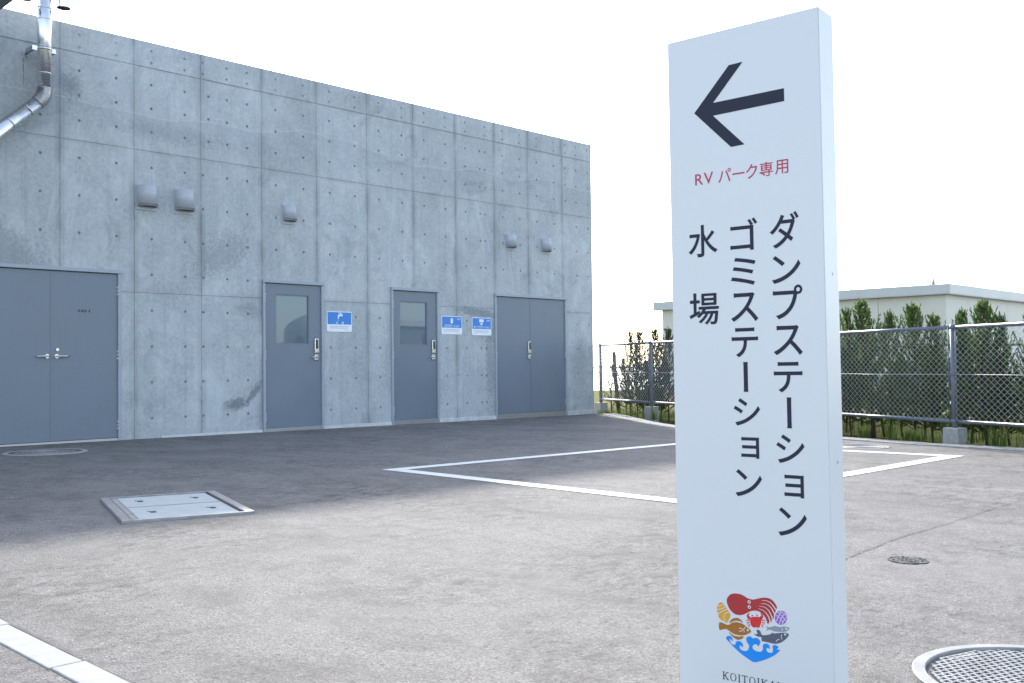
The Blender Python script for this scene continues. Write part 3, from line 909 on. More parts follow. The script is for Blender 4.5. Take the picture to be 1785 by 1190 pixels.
COLS = [('水', 0.0501, 0.1302, -0.5585, -0.4781), ('場', 0.0502, 0.1296, -0.7273, -0.6492), ('ゴ', 0.1648, 0.2366, -0.5516, -0.4741), ('ミ', 0.1642, 0.2304, -0.6367, -0.5683), ('ス', 0.1628, 0.2342, -0.7249, -0.6544), ('テ', 0.163, 0.2321, -0.8111, -0.7394), ('ー', 0.1921, 0.2041, -0.8952, -0.8229), ('シ', 0.1644, 0.2332, -0.9771, -0.9105), ('ョ', 0.1819, 0.2288, -1.0557, -1.0046), ('ン', 0.1646, 0.2341, -1.1486, -1.0829),
        ('ダ', 0.268, 0.3406, -0.5546, -0.4703), ('ン', 0.271, 0.3425, -0.6384, -0.572), ('プ', 0.2724, 0.3454, -0.7233, -0.6434), ('ス', 0.2716, 0.3432, -0.8086, -0.7382), ('テ', 0.2702, 0.341, -0.8964, -0.8241), ('ー', 0.3007, 0.3122, -0.9806, -0.908), ('シ', 0.2722, 0.3417, -1.063, -0.9954), ('ョ', 0.2899, 0.3381, -1.143, -1.0899), ('ン', 0.2725, 0.3433, -1.2343, -1.1674)]
for ch, l, r_, b_, t_ in COLS:
    bm = bmesh.new(); put_glyph(bm, ch, l, r_, b_, t_, P1, ch == 'ー', off=0.0 if ch == '場' else 0.011)
    if ch == '場':
        for kq, (du, dv_) in enumerate(((0.0011, 0), (-0.0011, 0), (0, 0.0009), (0, -0.0009))):
            put_glyph(bm, ch, l + du, r_ + du, b_ + dv_, t_ + dv_, lambda u, v, hq=PH + 0.00006 * (kq + 1): SP(u, v, hq), off=0.0)
    orient(bm, Sn); ssub('letter', bm, M['ink'])
RED = [('R', 0.0725, 0.0945, -0.3770, -0.3490), ('V', 0.0965, 0.1225, -0.3768, -0.3480), ('パ', 0.1365, 0.1705, -0.3782, -0.3450), ('ー', 0.1745, 0.2065, -0.3640, -0.3600), ('ク', 0.2105, 0.2400, -0.3790, -0.3440), ('専', 0.2455, 0.2800, -0.3788, -0.3440), ('用', 0.2850, 0.3180, -0.3780, -0.3445)]
for ch, l, r_, b_, t_ in RED:
    bm = bmesh.new(); put_glyph(bm, ch, l, r_, b_, t_, P1, off=0.005); orient(bm, Sn); ssub('letter', bm, M['red'], 'crimson letter')
# lower name in slab-serif capitals, built from strokes
def strokes(ch):
    S = 0.16
    def bar(x0, y0, x1, y1, w): 
        d = Vector((x1 - x0, y1 - y0)); n_ = Vector((-d.y, d.x)).normalized() * w / 2
        return [(x0 + n_.x, y0 + n_.y), (x0 - n_.x, y0 - n_.y), (x1 - n_.x, y1 - n_.y), (x1 + n_.x, y1 + n_.y)]
    sf = lambda x, y, w=0.34: bar(x - w / 2, y, x + w / 2, y, 0.07)
    if ch == 'K': return [bar(.2, 0, .2, 1, .13), bar(.25, .42, .72, .98, .09), bar(.38, .55, .8, .02, .13), sf(.2, .035), sf(.2, .965), sf(.75, .965, .3), sf(.8, .035, .3)], .95
    if ch == 'I': return [bar(.2, 0, .2, 1, .13), sf(.2, .035), sf(.2, .965)], .42
    if ch == 'T': return [bar(.42, 0, .42, 1, .13), bar(.04, .96, .80, .96, .08), sf(.42, .035), bar(.07, .99, .07, .78, .07), bar(.77, .99, .77, .78, .07)], .86
    if ch == 'A': return [bar(.12, 0, .45, 1, .08), bar(.45, 1, .80, 0, .13), bar(.24, .34, .68, .34, .07), sf(.12, .035, .3), sf(.80, .035, .3)], .95
    if ch == 'N': return [bar(.15, 0, .15, 1, .08), bar(.15, 1, .75, 0, .13), bar(.75, 0, .75, 1, .08), sf(.15, .035, .3), sf(.15, .965, .3), sf(.75, .965, .3)], .95
    if ch == 'O':
        out = []; n_ = 24
        for k in range(n_):
            a, b = 2*math.pi*k/n_, 2*math.pi*(k+1)/n_
            f = lambda t, s: (.46 + (.42 - s * (.05 + .07 * abs(math.cos(t)))) * math.cos(t), .5 + (.52 - s * .07) * math.sin(t))
            out.append([f(a, 0), f(b, 0), f(b, 1), f(a, 1)])
        return out, .95
wx = 0.0; lay = []
for ch in 'KOITOIKAN':
    st, ad = strokes(ch); lay.append((ch, wx, st)); wx += ad + 0.12
hs = 0.0186; kx = (0.2815 - 0.1187) / wx
for ch, x0, st in lay:
    ps = [[(0.1187 + (x0 + x) * kx, -1.5985 + y * hs) for x, y in p] for p in st]
    bm = bmesh.new()
    for i, p in enumerate(ps): poly(bm, [SP(u, v, PH + 0.00004 * (i if ch != 'O' else 0)) for u, v in p])
    orient(bm, Sn); ssub('letter', bm, M['ink'], 'small serif capital')

LOGO_P= {'octopus': [(0.1355, -1.4115), (0.1362, -1.3998), (0.1453, -1.3895), (0.1592, -1.3852), (0.1751, -1.3863), (0.1908, -1.3926), (0.2043, -1.394), (0.2178, -1.3897), (0.2312, -1.3859), (0.2444, -1.3856), (0.2541, -1.3895), (0.2615, -1.3977), (0.265, -1.406), (0.2617, -1.4089), (0.26, -1.4169), (0.2571, -1.4193), (0.2552, -1.4333), (0.252, -1.4311), (0.2489, -1.4424), (0.2464, -1.438), (0.2411, -1.4476), (0.2376, -1.4389), (0.2323, -1.4294), (0.2236, -1.4224), (0.2126, -1.4198), (0.1991, -1.4221), (0.1877, -1.4284), (0.1763, -1.4342), (0.1648, -1.4364), (0.1534, -1.4343), (0.1421, -1.4253)], 'shell': [(0.118, -1.4121), (0.1238, -1.413), (0.1265, -1.4169), (0.1311, -1.4216), (0.1351, -1.4273), (0.1408, -1.4329), (0.1434, -1.4399), (0.1404, -1.4487), (0.1332, -1.4599), (0.1274, -1.4569), (0.1182, -1.4545), (0.1124, -1.4485), (0.1114, -1.4412), (0.1081, -1.4342), (0.109, -1.4246), (0.1115, -1.4179)], 'flat': [(0.1133, -1.4621), (0.1227, -1.4618), (0.1319, -1.4643), (0.14, -1.4635), (0.1483, -1.4573), (0.1598, -1.4543), (0.1735, -1.4557), (0.1847, -1.4611), (0.1913, -1.4653), (0.1972, -1.4713), (0.1888, -1.4782), (0.1773, -1.4834), (0.1636, -1.4851), (0.1499, -1.4835), (0.1397, -1.4783), (0.1316, -1.4753), (0.1223, -1.4777), (0.1134, -1.4791)], 'fin1': [(0.1408, -1.4592), (0.1461, -1.45), (0.1589, -1.444), (0.1692, -1.4456), (0.1769, -1.4539), (0.1668, -1.4508), (0.153, -1.4528)], 'fin2': [(0.1389, -1.4811), (0.1498, -1.4877), (0.1636, -1.4885), (0.1773, -1.4862), (0.1737, -1.4919), (0.1634, -1.4967), (0.1531, -1.4941), (0.1441, -1.4881)], 'crab': [(0.1976, -1.4385), (0.2044, -1.4354), (0.2167, -1.4337), (0.2233, -1.4358), (0.2242, -1.445), (0.2211, -1.4526), (0.2194, -1.458), (0.2139, -1.4595), (0.2094, -1.4593), (0.2049, -1.4608), (0.2, -1.4588), (0.1966, -1.4531), (0.1958, -1.446)], 'clawL': [(0.1949, -1.4274), (0.1895, -1.4303), (0.1871, -1.4368), (0.1908, -1.4425), (0.1952, -1.4429), (0.197, -1.4365), (0.1938, -1.4359), (0.1921, -1.433)], 'clawR': [(0.2218, -1.4237), (0.2269, -1.425), (0.2296, -1.4308), (0.2266, -1.4374), (0.2228, -1.439), (0.2207, -1.4331), (0.2239, -1.431), (0.2246, -1.4274)], 'smallfish': [(0.2357, -1.4525), (0.2416, -1.4543), (0.2493, -1.4526), (0.2581, -1.4492), (0.2711, -1.4499), (0.2819, -1.4467), (0.2937, -1.448), (0.2925, -1.4522), (0.2838, -1.4586), (0.2686, -1.4613), (0.2556, -1.4618), (0.2448, -1.4594), (0.2359, -1.4638), (0.2393, -1.4581)], 'salmon': [(0.2039, -1.4752), (0.2135, -1.4754), (0.2115, -1.4654), (0.2204, -1.4661), (0.2246, -1.4748), (0.2356, -1.4741), (0.2489, -1.469), (0.2501, -1.4657), (0.2555, -1.467), (0.2707, -1.4636), (0.2837, -1.461), (0.2926, -1.4633), (0.2899, -1.4698), (0.2811, -1.4793), (0.2702, -1.4871), (0.2571, -1.4912), (0.2418, -1.4905), (0.2308, -1.4902), (0.2242, -1.4892), (0.2233, -1.4811), (0.2133, -1.4806)], 'wave': [(0.1311, -1.4986), (0.1335, -1.4929), (0.1394, -1.4905), (0.1451, -1.4922), (0.1484, -1.498), (0.146, -1.5021), (0.1431, -1.4975), (0.1403, -1.4996), (0.1425, -1.5062), (0.1493, -1.5104), (0.1558, -1.5083), (0.1568, -1.5029), (0.1633, -1.4994), (0.1712, -1.5007), (0.1756, -1.5073), (0.1743, -1.5127), (0.1699, -1.5092), (0.1664, -1.5119), (0.1685, -1.5178), (0.1764, -1.5207), (0.1855, -1.5192), (0.1902, -1.5132), (0.1915, -1.5058), (0.186, -1.4983), (0.1844, -1.4903), (0.1886, -1.485), (0.1954, -1.4834), (0.2009, -1.4867), (0.211, -1.4845), (0.2187, -1.488), (0.2201, -1.495), (0.215, -1.5036), (0.2117, -1.5005), (0.2062, -1.5003), (0.2005, -1.5054), (0.2014, -1.5124), (0.2102, -1.5162), (0.2214, -1.5154), (0.2271, -1.5083), (0.2266, -1.5012), (0.2307, -1.4954), (0.2384, -1.4942), (0.2438, -1.4984), (0.2441, -1.5055), (0.2404, -1.5037), (0.2359, -1.5058), (0.2369, -1.5118), (0.2445, -1.5147), (0.2511, -1.5115), (0.2524, -1.5042), (0.2514, -1.4992), (0.2548, -1.4946), (0.2613, -1.4942), (0.2656, -1.497), (0.2655, -1.501), (0.2623, -1.5005), (0.2643, -1.5043), (0.2704, -1.5037), (0.2564, -1.5178), (0.2387, -1.5289), (0.2208, -1.5377), (0.2029, -1.5436), (0.1873, -1.5376), (0.1717, -1.5298), (0.1537, -1.5181), (0.1401, -1.5066)], 'urchin': [(0.2893, -1.4254), (0.2884, -1.4195), (0.2857, -1.4147), (0.2813, -1.4116), (0.276, -1.4107), (0.2705, -1.412), (0.2654, -1.4154), (0.2615, -1.4205), (0.2594, -1.4266), (0.2592, -1.4327), (0.2611, -1.4382), (0.2647, -1.4422), (0.2697, -1.4442), (0.2752, -1.444), (0.2806, -1.4415), (0.2851, -1.4372), (0.2881, -1.4315)]}
LOGO_L= {'gap1': [(0.2266, -1.3931), (0.2387, -1.3925), (0.2485, -1.3953), (0.256, -1.4025), (0.2617, -1.4099)], 'gap2': [(0.2242, -1.4007), (0.2374, -1.4003), (0.2472, -1.4047), (0.2536, -1.4121), (0.2577, -1.4201)], 'gap3': [(0.2196, -1.4075), (0.2328, -1.4083), (0.2426, -1.4136), (0.2489, -1.4229), (0.2526, -1.432)], 'gap4': [(0.2172, -1.414), (0.2282, -1.4156), (0.2369, -1.4215), (0.2433, -1.4299), (0.2468, -1.439)], 'sh1': [(0.1096, -1.4213), (0.1178, -1.4202), (0.1256, -1.416)], 'sh2': [(0.1079, -1.4311), (0.12, -1.4279), (0.1306, -1.421)], 'sh3': [(0.1115, -1.4401), (0.1234, -1.4326), (0.1351, -1.4267)], 'sh4': [(0.1298, -1.4566), (0.1265, -1.4465), (0.1302, -1.4375), (0.1408, -1.4329)], 'u1': [(0.2609, -1.4233), (0.2716, -1.4279), (0.28, -1.4389)], 'u2': [(0.2655, -1.4145), (0.2771, -1.423), (0.2865, -1.4339)], 'u3': [(0.2753, -1.4115), (0.2673, -1.4265), (0.2627, -1.4373)], 'u4': [(0.2859, -1.4147), (0.276, -1.4273), (0.2691, -1.4435)], 'u5': [(0.2889, -1.4234), (0.2812, -1.4326), (0.2766, -1.4434)], 'u6': [(0.272, -1.4116), (0.2837, -1.418), (0.2894, -1.4223)], 'f1': [(0.1835, -1.4629), (0.1788, -1.4682), (0.1798, -1.4754)], 'f2': [(0.1663, -1.468), (0.175, -1.468), (0.1735, -1.4736), (0.1662, -1.4747)], 's1': [(0.2761, -1.4662), (0.2738, -1.4713), (0.2758, -1.4781)], 's2': [(0.2605, -1.4849), (0.266, -1.4796), (0.2693, -1.4795)], 's3': [(0.2775, -1.4514), (0.2764, -1.4546), (0.2773, -1.4585)], 'lgL1': [(0.1945, -1.4451), (0.1877, -1.4457), (0.1863, -1.4494)], 'lgL2': [(0.1944, -1.4503), (0.1883, -1.4523), (0.1888, -1.4563)], 'lgL3': [(0.1956, -1.4553), (0.1915, -1.458), (0.1932, -1.4619)], 'lgR1': [(0.2254, -1.4407), (0.2321, -1.4389), (0.2333, -1.4426)], 'lgR2': [(0.2257, -1.4458), (0.2315, -1.446), (0.2305, -1.4502)], 'lgR3': [(0.224, -1.4512), (0.2278, -1.4527), (0.2261, -1.4574)]}
LOGO_D= {'eye1': (0.1942, -1.4009), 'eye2': (0.1944, -1.413), 'sfeye': (0.2836, -1.4651), 'ffeye': (0.189, -1.4692), 'grey': (0.2872, -1.4512), 'ce1': (0.2011, -1.4328), 'ce2': (0.2135, -1.4304)}

def logo_mat(n_, c): return simple('logo_' + n_, c, 0.4, var=0.02)
LM = dict(octopus=(0.36, 0.022, 0.025), shell=(0.62, 0.30, 0.02), flat=(0.33, 0.12, 0.012), crab=(0.58, 0.02, 0.02), smallfish=(0.24, 0.255, 0.29), salmon=(0.085, 0.09, 0.13), wave=(0.0, 0.215, 0.66), urchin=(0.27, 0.10, 0.46))
LM = {k: logo_mat(k, c) for k, c in LM.items()}
def ribbon(pts, w0, w1):
    pts = crom(pts, 5, closed=False); N = len(pts); L = []; Rr = []
    for i, p in enumerate(pts):
        a = pts[max(i-1, 0)]; b = pts[min(i+1, N-1)]; d = Vector((b[0]-a[0], b[1]-a[1])).normalized(); w = (w0 + (w1 - w0) * i / (N - 1)) / 2
        L.append((p[0] - d.y * w, p[1] + d.x * w)); Rr.append((p[0] + d.y * w, p[1] - d.x * w))
    return [[L[i], Rr[i], Rr[i+1], L[i+1]] for i in range(N - 1)]
def disc(c, r, n_=14): return [(c[0] + r * math.cos(2*math.pi*k/n_), c[1] + r * math.sin(2*math.pi*k/n_)) for k in range(n_)]
sm = lambda k: crom(LOGO_P[k], 4)
flat('logo_octopus', [sm('octopus')], LM['octopus'])
flat('logo_shell', [sm('shell')], LM['shell'])
flat('logo_flatfish', [sm('flat'), sm('fin1'), sm('fin2')], LM['flat'])
cr = [sm('crab'), sm('clawL'), sm('clawR'), disc(LOGO_D['ce1'], .002), disc(LOGO_D['ce2'], .002)]
for k in ('lgL1', 'lgL2', 'lgL3', 'lgR1', 'lgR2', 'lgR3'): cr += ribbon(LOGO_L[k], 0.0028, 0.0012)
flat('logo_crab', cr, LM['crab'])
flat('logo_fish', [sm('smallfish')], LM['smallfish'])
flat('logo_fish', [sm('salmon')], LM['salmon'])
flat('logo_wave', [sm('wave')], LM['wave'])
flat('logo_sea_pineapple', [sm('urchin')], LM['urchin'])
wl = []
for k in ('gap1', 'gap2', 'gap3', 'gap4'): wl += ribbon(LOGO_L[k], 0.0006, 0.0030)
for k in ('sh1', 'sh2', 'sh3', 'sh4', 'u1', 'u2', 'u3', 'u4', 'u5', 'u6', 'f1', 'f2', 's1', 's2', 's3'): wl += ribbon(LOGO_L[k], 0.0016, 0.0016)
for k in ('eye1', 'eye2'):
    wl.append(disc(LOGO_D[k], 0.0042))
for k in ('sfeye', 'ffeye', 'grey'): wl.append(disc(LOGO_D[k], 0.0026))
flat('logo_highlights', wl, M['signw'], PH + 0.0003)
flat('logo_eyes', [disc(LOGO_D['eye1'], 0.0020), disc(LOGO_D['eye2'], 0.0020)], LM['octopus'], PH + 0.0006)

# ------------------------------------------------------------------ blue wall plates
def rrect(l, r, b, t, c, n_=5):
    out = []
    for cx, cz, a0 in ((r - c, t - c, 0), (l + c, t - c, 90), (l + c, b + c, 180), (r - c, b + c, 270)):
        for k in range(n_ + 1): a = rad(a0 + 90 * k / n_); out.append((cx + c * math.cos(a), cz + c * math.sin(a)))
    return out
def wall_plate(x0, x1, z0, z1, label, title, icon, paid):
    root = empty('wall_sign', ((x0 + x1) / 2, 0, z0)); tag(root, label, 'sign', 'blue and white plates on the concrete wall')
    ox, oz = (x0 + x1) / 2, z0; w = x1 - x0; h = z1 - z0
    def P(h_): return lambda u, v: Vector((u - w / 2, -h_, v))
    def part(name, polys, mat, h_, glyphs=()):
        bm = bmesh.new()
        for p in polys: poly(bm, [P(h_)(u, v) for u, v in p])
        for g_ in glyphs: put_glyph(bm, *g_, P(h_), off=0.012)
        orient(bm, Vector((0, -1, 0))); return obj(name, bm, mat, root)
    bm = bmesh.new(); rr = rrect(0, w, 0, h, 0.022)
    f0 = [bm.verts.new(P(0.008)(u, v)) for u, v in rr]; f1 = [bm.verts.new(P(0.0005)(u, v)) for u, v in rr]
    bm.faces.new(f0); 
    for i in range(len(rr)): bm.faces.new((f0[i], f0[(i+1) % len(rr)], f1[(i+1) % len(rr)], f1[i]))
    bmesh.ops.recalc_face_normals(bm, faces=bm.faces[:]); obj('plate', bm, M['plate'], root)
    zb = h * 0.36
    bl = [(u, v) for u, v in rrect(0.010, w - 0.010, zb, h - 0.010, 0.014)]
    bl = [(u, zb if v < zb + 0.014 else v) for u, v in bl]
    bl = [p for i, p in enumerate(bl) if i == 0 or (abs(p[0]-bl[i-1][0]) + abs(p[1]-bl[i-1][1])) > 1e-5]
    part('blue_field', [bl], M['blue'], 0.0086)
    tl, tr, tb, tt = title[1]
    n_ = len(title[0]); cw = (tr - tl) / n_
    gl = []
    for i, ch in enumerate(title[0]):
        if ch == ' ': continue
        pad = 0.06 * cw
        if ch == 'ー': gl.append((ch, tl + i * cw + pad, tl + (i+1) * cw - pad, (tb + tt) / 2 - 0.003, (tb + tt) / 2 + 0.003))
        elif ch == 'ョ': gl.append((ch, tl + i * cw + cw * .2, tl + (i+1) * cw - cw * .2, tb, tb + (tt - tb) * .72))
        else: gl.append((ch, tl + i * cw + pad, tl + (i+1) * cw - pad, tb, tt))
    part('title_lettering', [], M['plate'], 0.0092, gl)
    part('pictogram', icon, M['plate'], 0.0092)
    if paid:
        g2 = [('（', w * .745, w * .765, h * .78, h * .90), ('有', w * .78, w * .835, h * .79, h * .89), ('料', w * .845, w * .90, h * .79, h * .89), ('）', w * .915, w * .935, h * .78, h * .90)]
        part('small_lettering', [], M['plate'], 0.0092, g2)
    # lines of small print, too fine to read
    rr_ = random.Random(int(x0 * 100)); ps = []
    for ln, (v0, hh, u0, u1) in enumerate(((0.235, 0.05, .11, .88), (0.155, 0.05, .11, .84), (0.06, 0.026, .08, .22), (0.06, 0.026, .70, .92))):
        u = u0
        while u < u1:
            du = rr_.uniform(0.012, 0.03)
            for k in range(2):
                vv = v0 + hh * (0.15 + 0.5 * k) + rr_.uniform(-.006, .006)
                ps.append([(w * u, h * vv), (w * (u + du * .8), h * vv), (w * (u + du * .8), h * (vv + hh * .22)), (w * u, h * (vv + hh * .22))])
            um = u + du * rr_.uniform(.2, .6)
            ps.append([(w * um, h * v0), (w * (um + .004), h * v0), (w * (um + .004), h * (v0 + hh)), (w * um, h * (v0 + hh))])
            u += du + 0.006
    part('small_print', ps, M['grey'], 0.0086)
W_, H_ = 0.44, 0.295
tap = [[(.19, .235), (.19, .185), (.205, .185), (.207, .215), (.235, .228), (.26, .228), (.26, .255), (.235, .255), (.205, .250)], rrect(.222, .236, .252, .268, .002, 2), rrect(.200, .258, .266, .276, .004, 3), rrect(.262, .274, .222, .261, .003, 3), disc((.197, .172), .0045, 8), disc((.197, .158), .0045, 8)]
wall_plate(3.757, 4.197, 1.357, 1.652, 'blue and white plate with a tap pictogram and water lettering', ('水 道', (.150, .300, .112, .148)), tap, False)
can = [rrect(.195, .245, .178, .240, .006, 3), rrect(.186, .254, .243, .253, .004, 3), rrect(.206, .234, .254, .266, .004, 3)]
wall_plate(5.960, 6.404, 1.350, 1.646, 'blue and white plate with a bin pictogram beside the second glazed door', ('ゴミステーション', (.045, .395, .118, .158)), can, True)
dump = [rrect(.165, .265, .222, .268, .008, 3), disc((.185, .215), .010, 10), disc((.245, .215), .010, 10), [(.195, .205), (.235, .205), (.235, .19), (.248, .19), (.215, .168), (.182, .19), (.195, .19)]]
wall_plate(6.628, 7.072, 1.342, 1.638, 'blue and white plate with a vehicle pictogram beside the keypad double door', ('ダンプステーション', (.030, .410, .118, .158)), dump, True)
bm = bmesh.new()
for ch, l, r_ in (('機', .205, .238), ('械', .242, .274), ('室', .278, .310), ('1', .334, .346)):
    put_glyph(bm, ch, l, r_, 1.530, 1.562, lambda u, v: Vector((u, -0.0067, v)))
orient(bm, Vector((0, -1, 0))); sub('room_lettering', bm, M['ink'], d1)

# ------------------------------------------------------------------ covers in the asphalt
def hatch():
    o0 = Vector((-1.877, -5.540, 0)); a = Vector((0.70, -0.200, 0)); b = Vector((-0.340, -1.088, 0))
    root = empty('service_hatch', (-1.7, -6.18, gz(-1.7))); tag(root, 'rectangular steel-framed hatch with two pale infill covers set in the asphalt', 'hatch')
    u = a.normalized(); v = b.normalized(); LU, LV = 0.727, 1.137
    def slab(name, u0, u1, v0, v1, z0, z1, mat, bev=0.002):
        bm = bmesh.new(); box(bm, u0, u1, v0, v1, z0, z1, bev)
        for vt in bm.verts:
            p = o0 + u * vt.co.x + v * vt.co.y; vt.co = Vector((p.x + 1.7, p.y + 6.18, vt.co.z - 0.007 * (p.x + 1.7)))
        bmesh.ops.recalc_face_normals(bm, faces=bm.faces[:])
        return obj(name, bm, mat, root)
    t = 0.016
    slab('frame', 0, 0.052, 0, LV, -0.03, t, M['galv']); slab('frame', LU - 0.052, LU, 0, LV, -0.03, t, M['galv'])
    slab('frame', 0.053, LU - 0.053, LV - 0.02, LV, -0.03, t, M['galv']); slab('frame', 0.053, LU - 0.053, 0, 0.02, -0.03, t, M['galv'])
    slab('frame_rebate', 0.053, LU - 0.053, 0.021, LV - 0.021, -0.03, -0.012, M['irond'])
    mid = 0.545
    for v0, v1 in ((0.03, mid - 0.004), (mid + 0.004, LV - 0.03)):
        slab('cover_rim', 0.064, LU - 0.064, v0, v1, -0.01, 0.006, M['hatchb'])
        c = slab('cover', 0.064 + 0.035, LU - 0.064 - 0.012, v0 + 0.014, v1 - 0.018, 0.0062, 0.0095, M['hatch'])
        for uu in (0.21, 0.55):
            vm = (v0 + v1) / 2
            slab('lifting_key_hole', uu - 0.016, uu + 0.016, vm - 0.035, vm + 0.02, 0.0097, 0.0125, M['irond'])
            slab('lifting_key_hole', uu - 0.03, uu - 0.012, vm - 0.052, vm - 0.03, 0.0097, 0.0135, M['galv'])
hatch()

def ring_mesh(bm, r0, r1, z0, z1, n=64, mi=0):
    """flat annulus with an outer and inner drop"""
    prof = [(r1, z0), (r1, z1 - 0.002), (r1 - 0.003, z1), (r0 + 0.002, z1), (r0, z1 - 0.002), (r0, z0)]
    rings = [[bm.verts.new((r * math.cos(2*math.pi*k/n), r * math.sin(2*math.pi*k/n), z)) for k in range(n)] for r, z in prof]
    for i in range(len(prof) - 1):
        for k in range(n):
            f = bm.faces.new((rings[i][k], rings[i][(k+1) % n], rings[i+1][(k+1) % n], rings[i+1][k])); f.material_index = mi
    bmesh.ops.recalc_face_normals(bm, faces=bm.faces[:])
def discf(bm, r, z, n=64, mi=0):
    f = bm.faces.new([bm.verts.new((r * math.cos(2*math.pi*k/n), r * math.sin(2*math.pi*k/n), z)) for k in range(n)]); f.material_index = mi

def manhole_near():
    cx, cy, R_ = -1.7635, -11.1144, 0.322
    root = empty('manhole_cover', (cx, cy, gz(cx)), rad(-18)); tag(root, 'round iron manhole cover with rows of raised blocks close to the sign', 'manhole cover')
    bm = bmesh.new(); ring_mesh(bm, R_ - 0.034, R_, -0.03, 0.012); obj('frame', bm, M['iron'], root)
    bm = bmesh.new(); discf(bm, R_ - 0.037, -0.004)
    obj('lid', bm, M['irond'], root)
    # raised tread: short bars standing proud, the dark lid shows between them
    bm = bmesh.new(); Rin = R_ - 0.043
    pu, pv = 0.0255, 0.0195
    for i in range(-14, 15):
        for j in range(-20, 21):
            # light ribs: a lattice of bars between dark slots
            x = i * pu + (0.5 * pu if j % 2 else 0); y = j * pv
            for (x0, x1, y0, y1) in ((x - pu / 2 , x + pu / 2, y + pv * 0.36, y + pv * 0.64), (x + pu * 0.36, x + pu * 0.5, y - pv * 0.33, y + pv * 0.33), (x - pu * 0.5, x - pu * 0.36, y - pv * 0.33, y + pv * 0.33)):
                if max(abs(x0), abs(x1)) ** 2 + max(abs(y0), abs(y1)) ** 2 > Rin ** 2: continue
                if (x - 0.0) ** 2 + (y + 0.02) ** 2 < 0.06 ** 2: continue
                b2 = bmesh.new()
                vs_ = [b2.verts.new(p) for p in ((x0, y0, -0.004), (x1, y0, -0.004), (x1, y1, -0.004), (x0, y1, -0.004), (x0, y0, 0.008), (x1, y0, 0.008), (x1, y1, 0.008), (x0, y1, 0.008))]
                for f in ((4, 5, 6, 7), (0, 1, 5, 4), (1, 2, 6, 5), (2, 3, 7, 6), (3, 0, 4, 7)): b2.faces.new([vs_[k] for k in f])
                append(bm, b2)
    tr = obj('tread', bm, M['iron'], root); tr['kind'] = 'stuff'
    bm = bmesh.new(); ring_mesh(bm, 0.040, 0.052, -0.003, 0.010, 32); ob = obj('emblem_ring', bm, M['iron'], root); ob.location = (0, -0.02, 0)
    bm = bmesh.new(); box(bm, -0.05, 0.05, 0.232, 0.262, -0.003, 0.006, 0.003); obj('keyhole', bm, M['hatchb'], root)
manhole_near()

def manhole_far(cx, cy, R_, label, ringmat, lidmat):
    root = empty('manhole_cover', (cx, cy, gz(cx)), rad(11)); tag(root, label, 'manhole cover')
    bm = bmesh.new(); ring_mesh(bm, R_ * 0.87, R_, -0.03, 0.007); obj('surround', bm, ringmat, root)
    bm = bmesh.new(); ring_mesh(bm, R_ * 0.83, R_ * 0.865, -0.03, 0.006); obj('frame', bm, M['irond'], root)
    bm = bmesh.new(); discf(bm, R_ * 0.825, 0.003); obj('lid', bm, lidmat, root)
    bm = bmesh.new()
    for k in range(5):
        r = R_ * (0.15 + 0.13 * k); ring_mesh(bm, r, r + 0.014, 0.0025, 0.006, 36)
    obj('tread_ring', bm, M['iron'], root)
manhole_far(-0.6195, -1.2306, 0.405, 'round manhole with a pale collar in front of the wide double door', M['kerbc'], simple('lid_rusty', (0.15, 0.13, 0.115), 0.7, var=0.25, scale=8))
manhole_far(5.36, -7.25, 0.30, 'round manhole at the corner of the painted bay by the kerb', M['hatchb'], M['hatchb'])
# small round inlet filled with dark gravel
root = empty('ground_plug', (-0.372, -10.17, gz(-0.37))); tag(root, 'small round dark patch of rough fill in the sunlit asphalt', 'drain')
bm = bmesh.new()
n = 26; rr = random.Random(4)
bm.faces.new([bm.verts.new(((0.082 + rr.uniform(-.006, .006)) * math.cos(2*math.pi*k/n), (0.082 + rr.uniform(-.006, .006)) * math.sin(2*math.pi*k/n), 0.004)) for k in range(n)])
obj('fill', bm, M['cobble'], root)
bm = bmesh.new()
for k in range(90):
    a = rr.uniform(0, 6.28); r = 0.078 * math.sqrt(rr.random()); s = rr.uniform(0.003, 0.007)
    bmesh.ops.create_icosphere(bm, subdivisions=1, radius=s, matrix=Matrix.Translation((r * math.cos(a), r * math.sin(a), 0.004)) @ Matrix.Diagonal((1, 1, 0.6, 1)))
ob = obj('gravel', bm, M['cobble'], root); ob['kind'] = 'stuff'

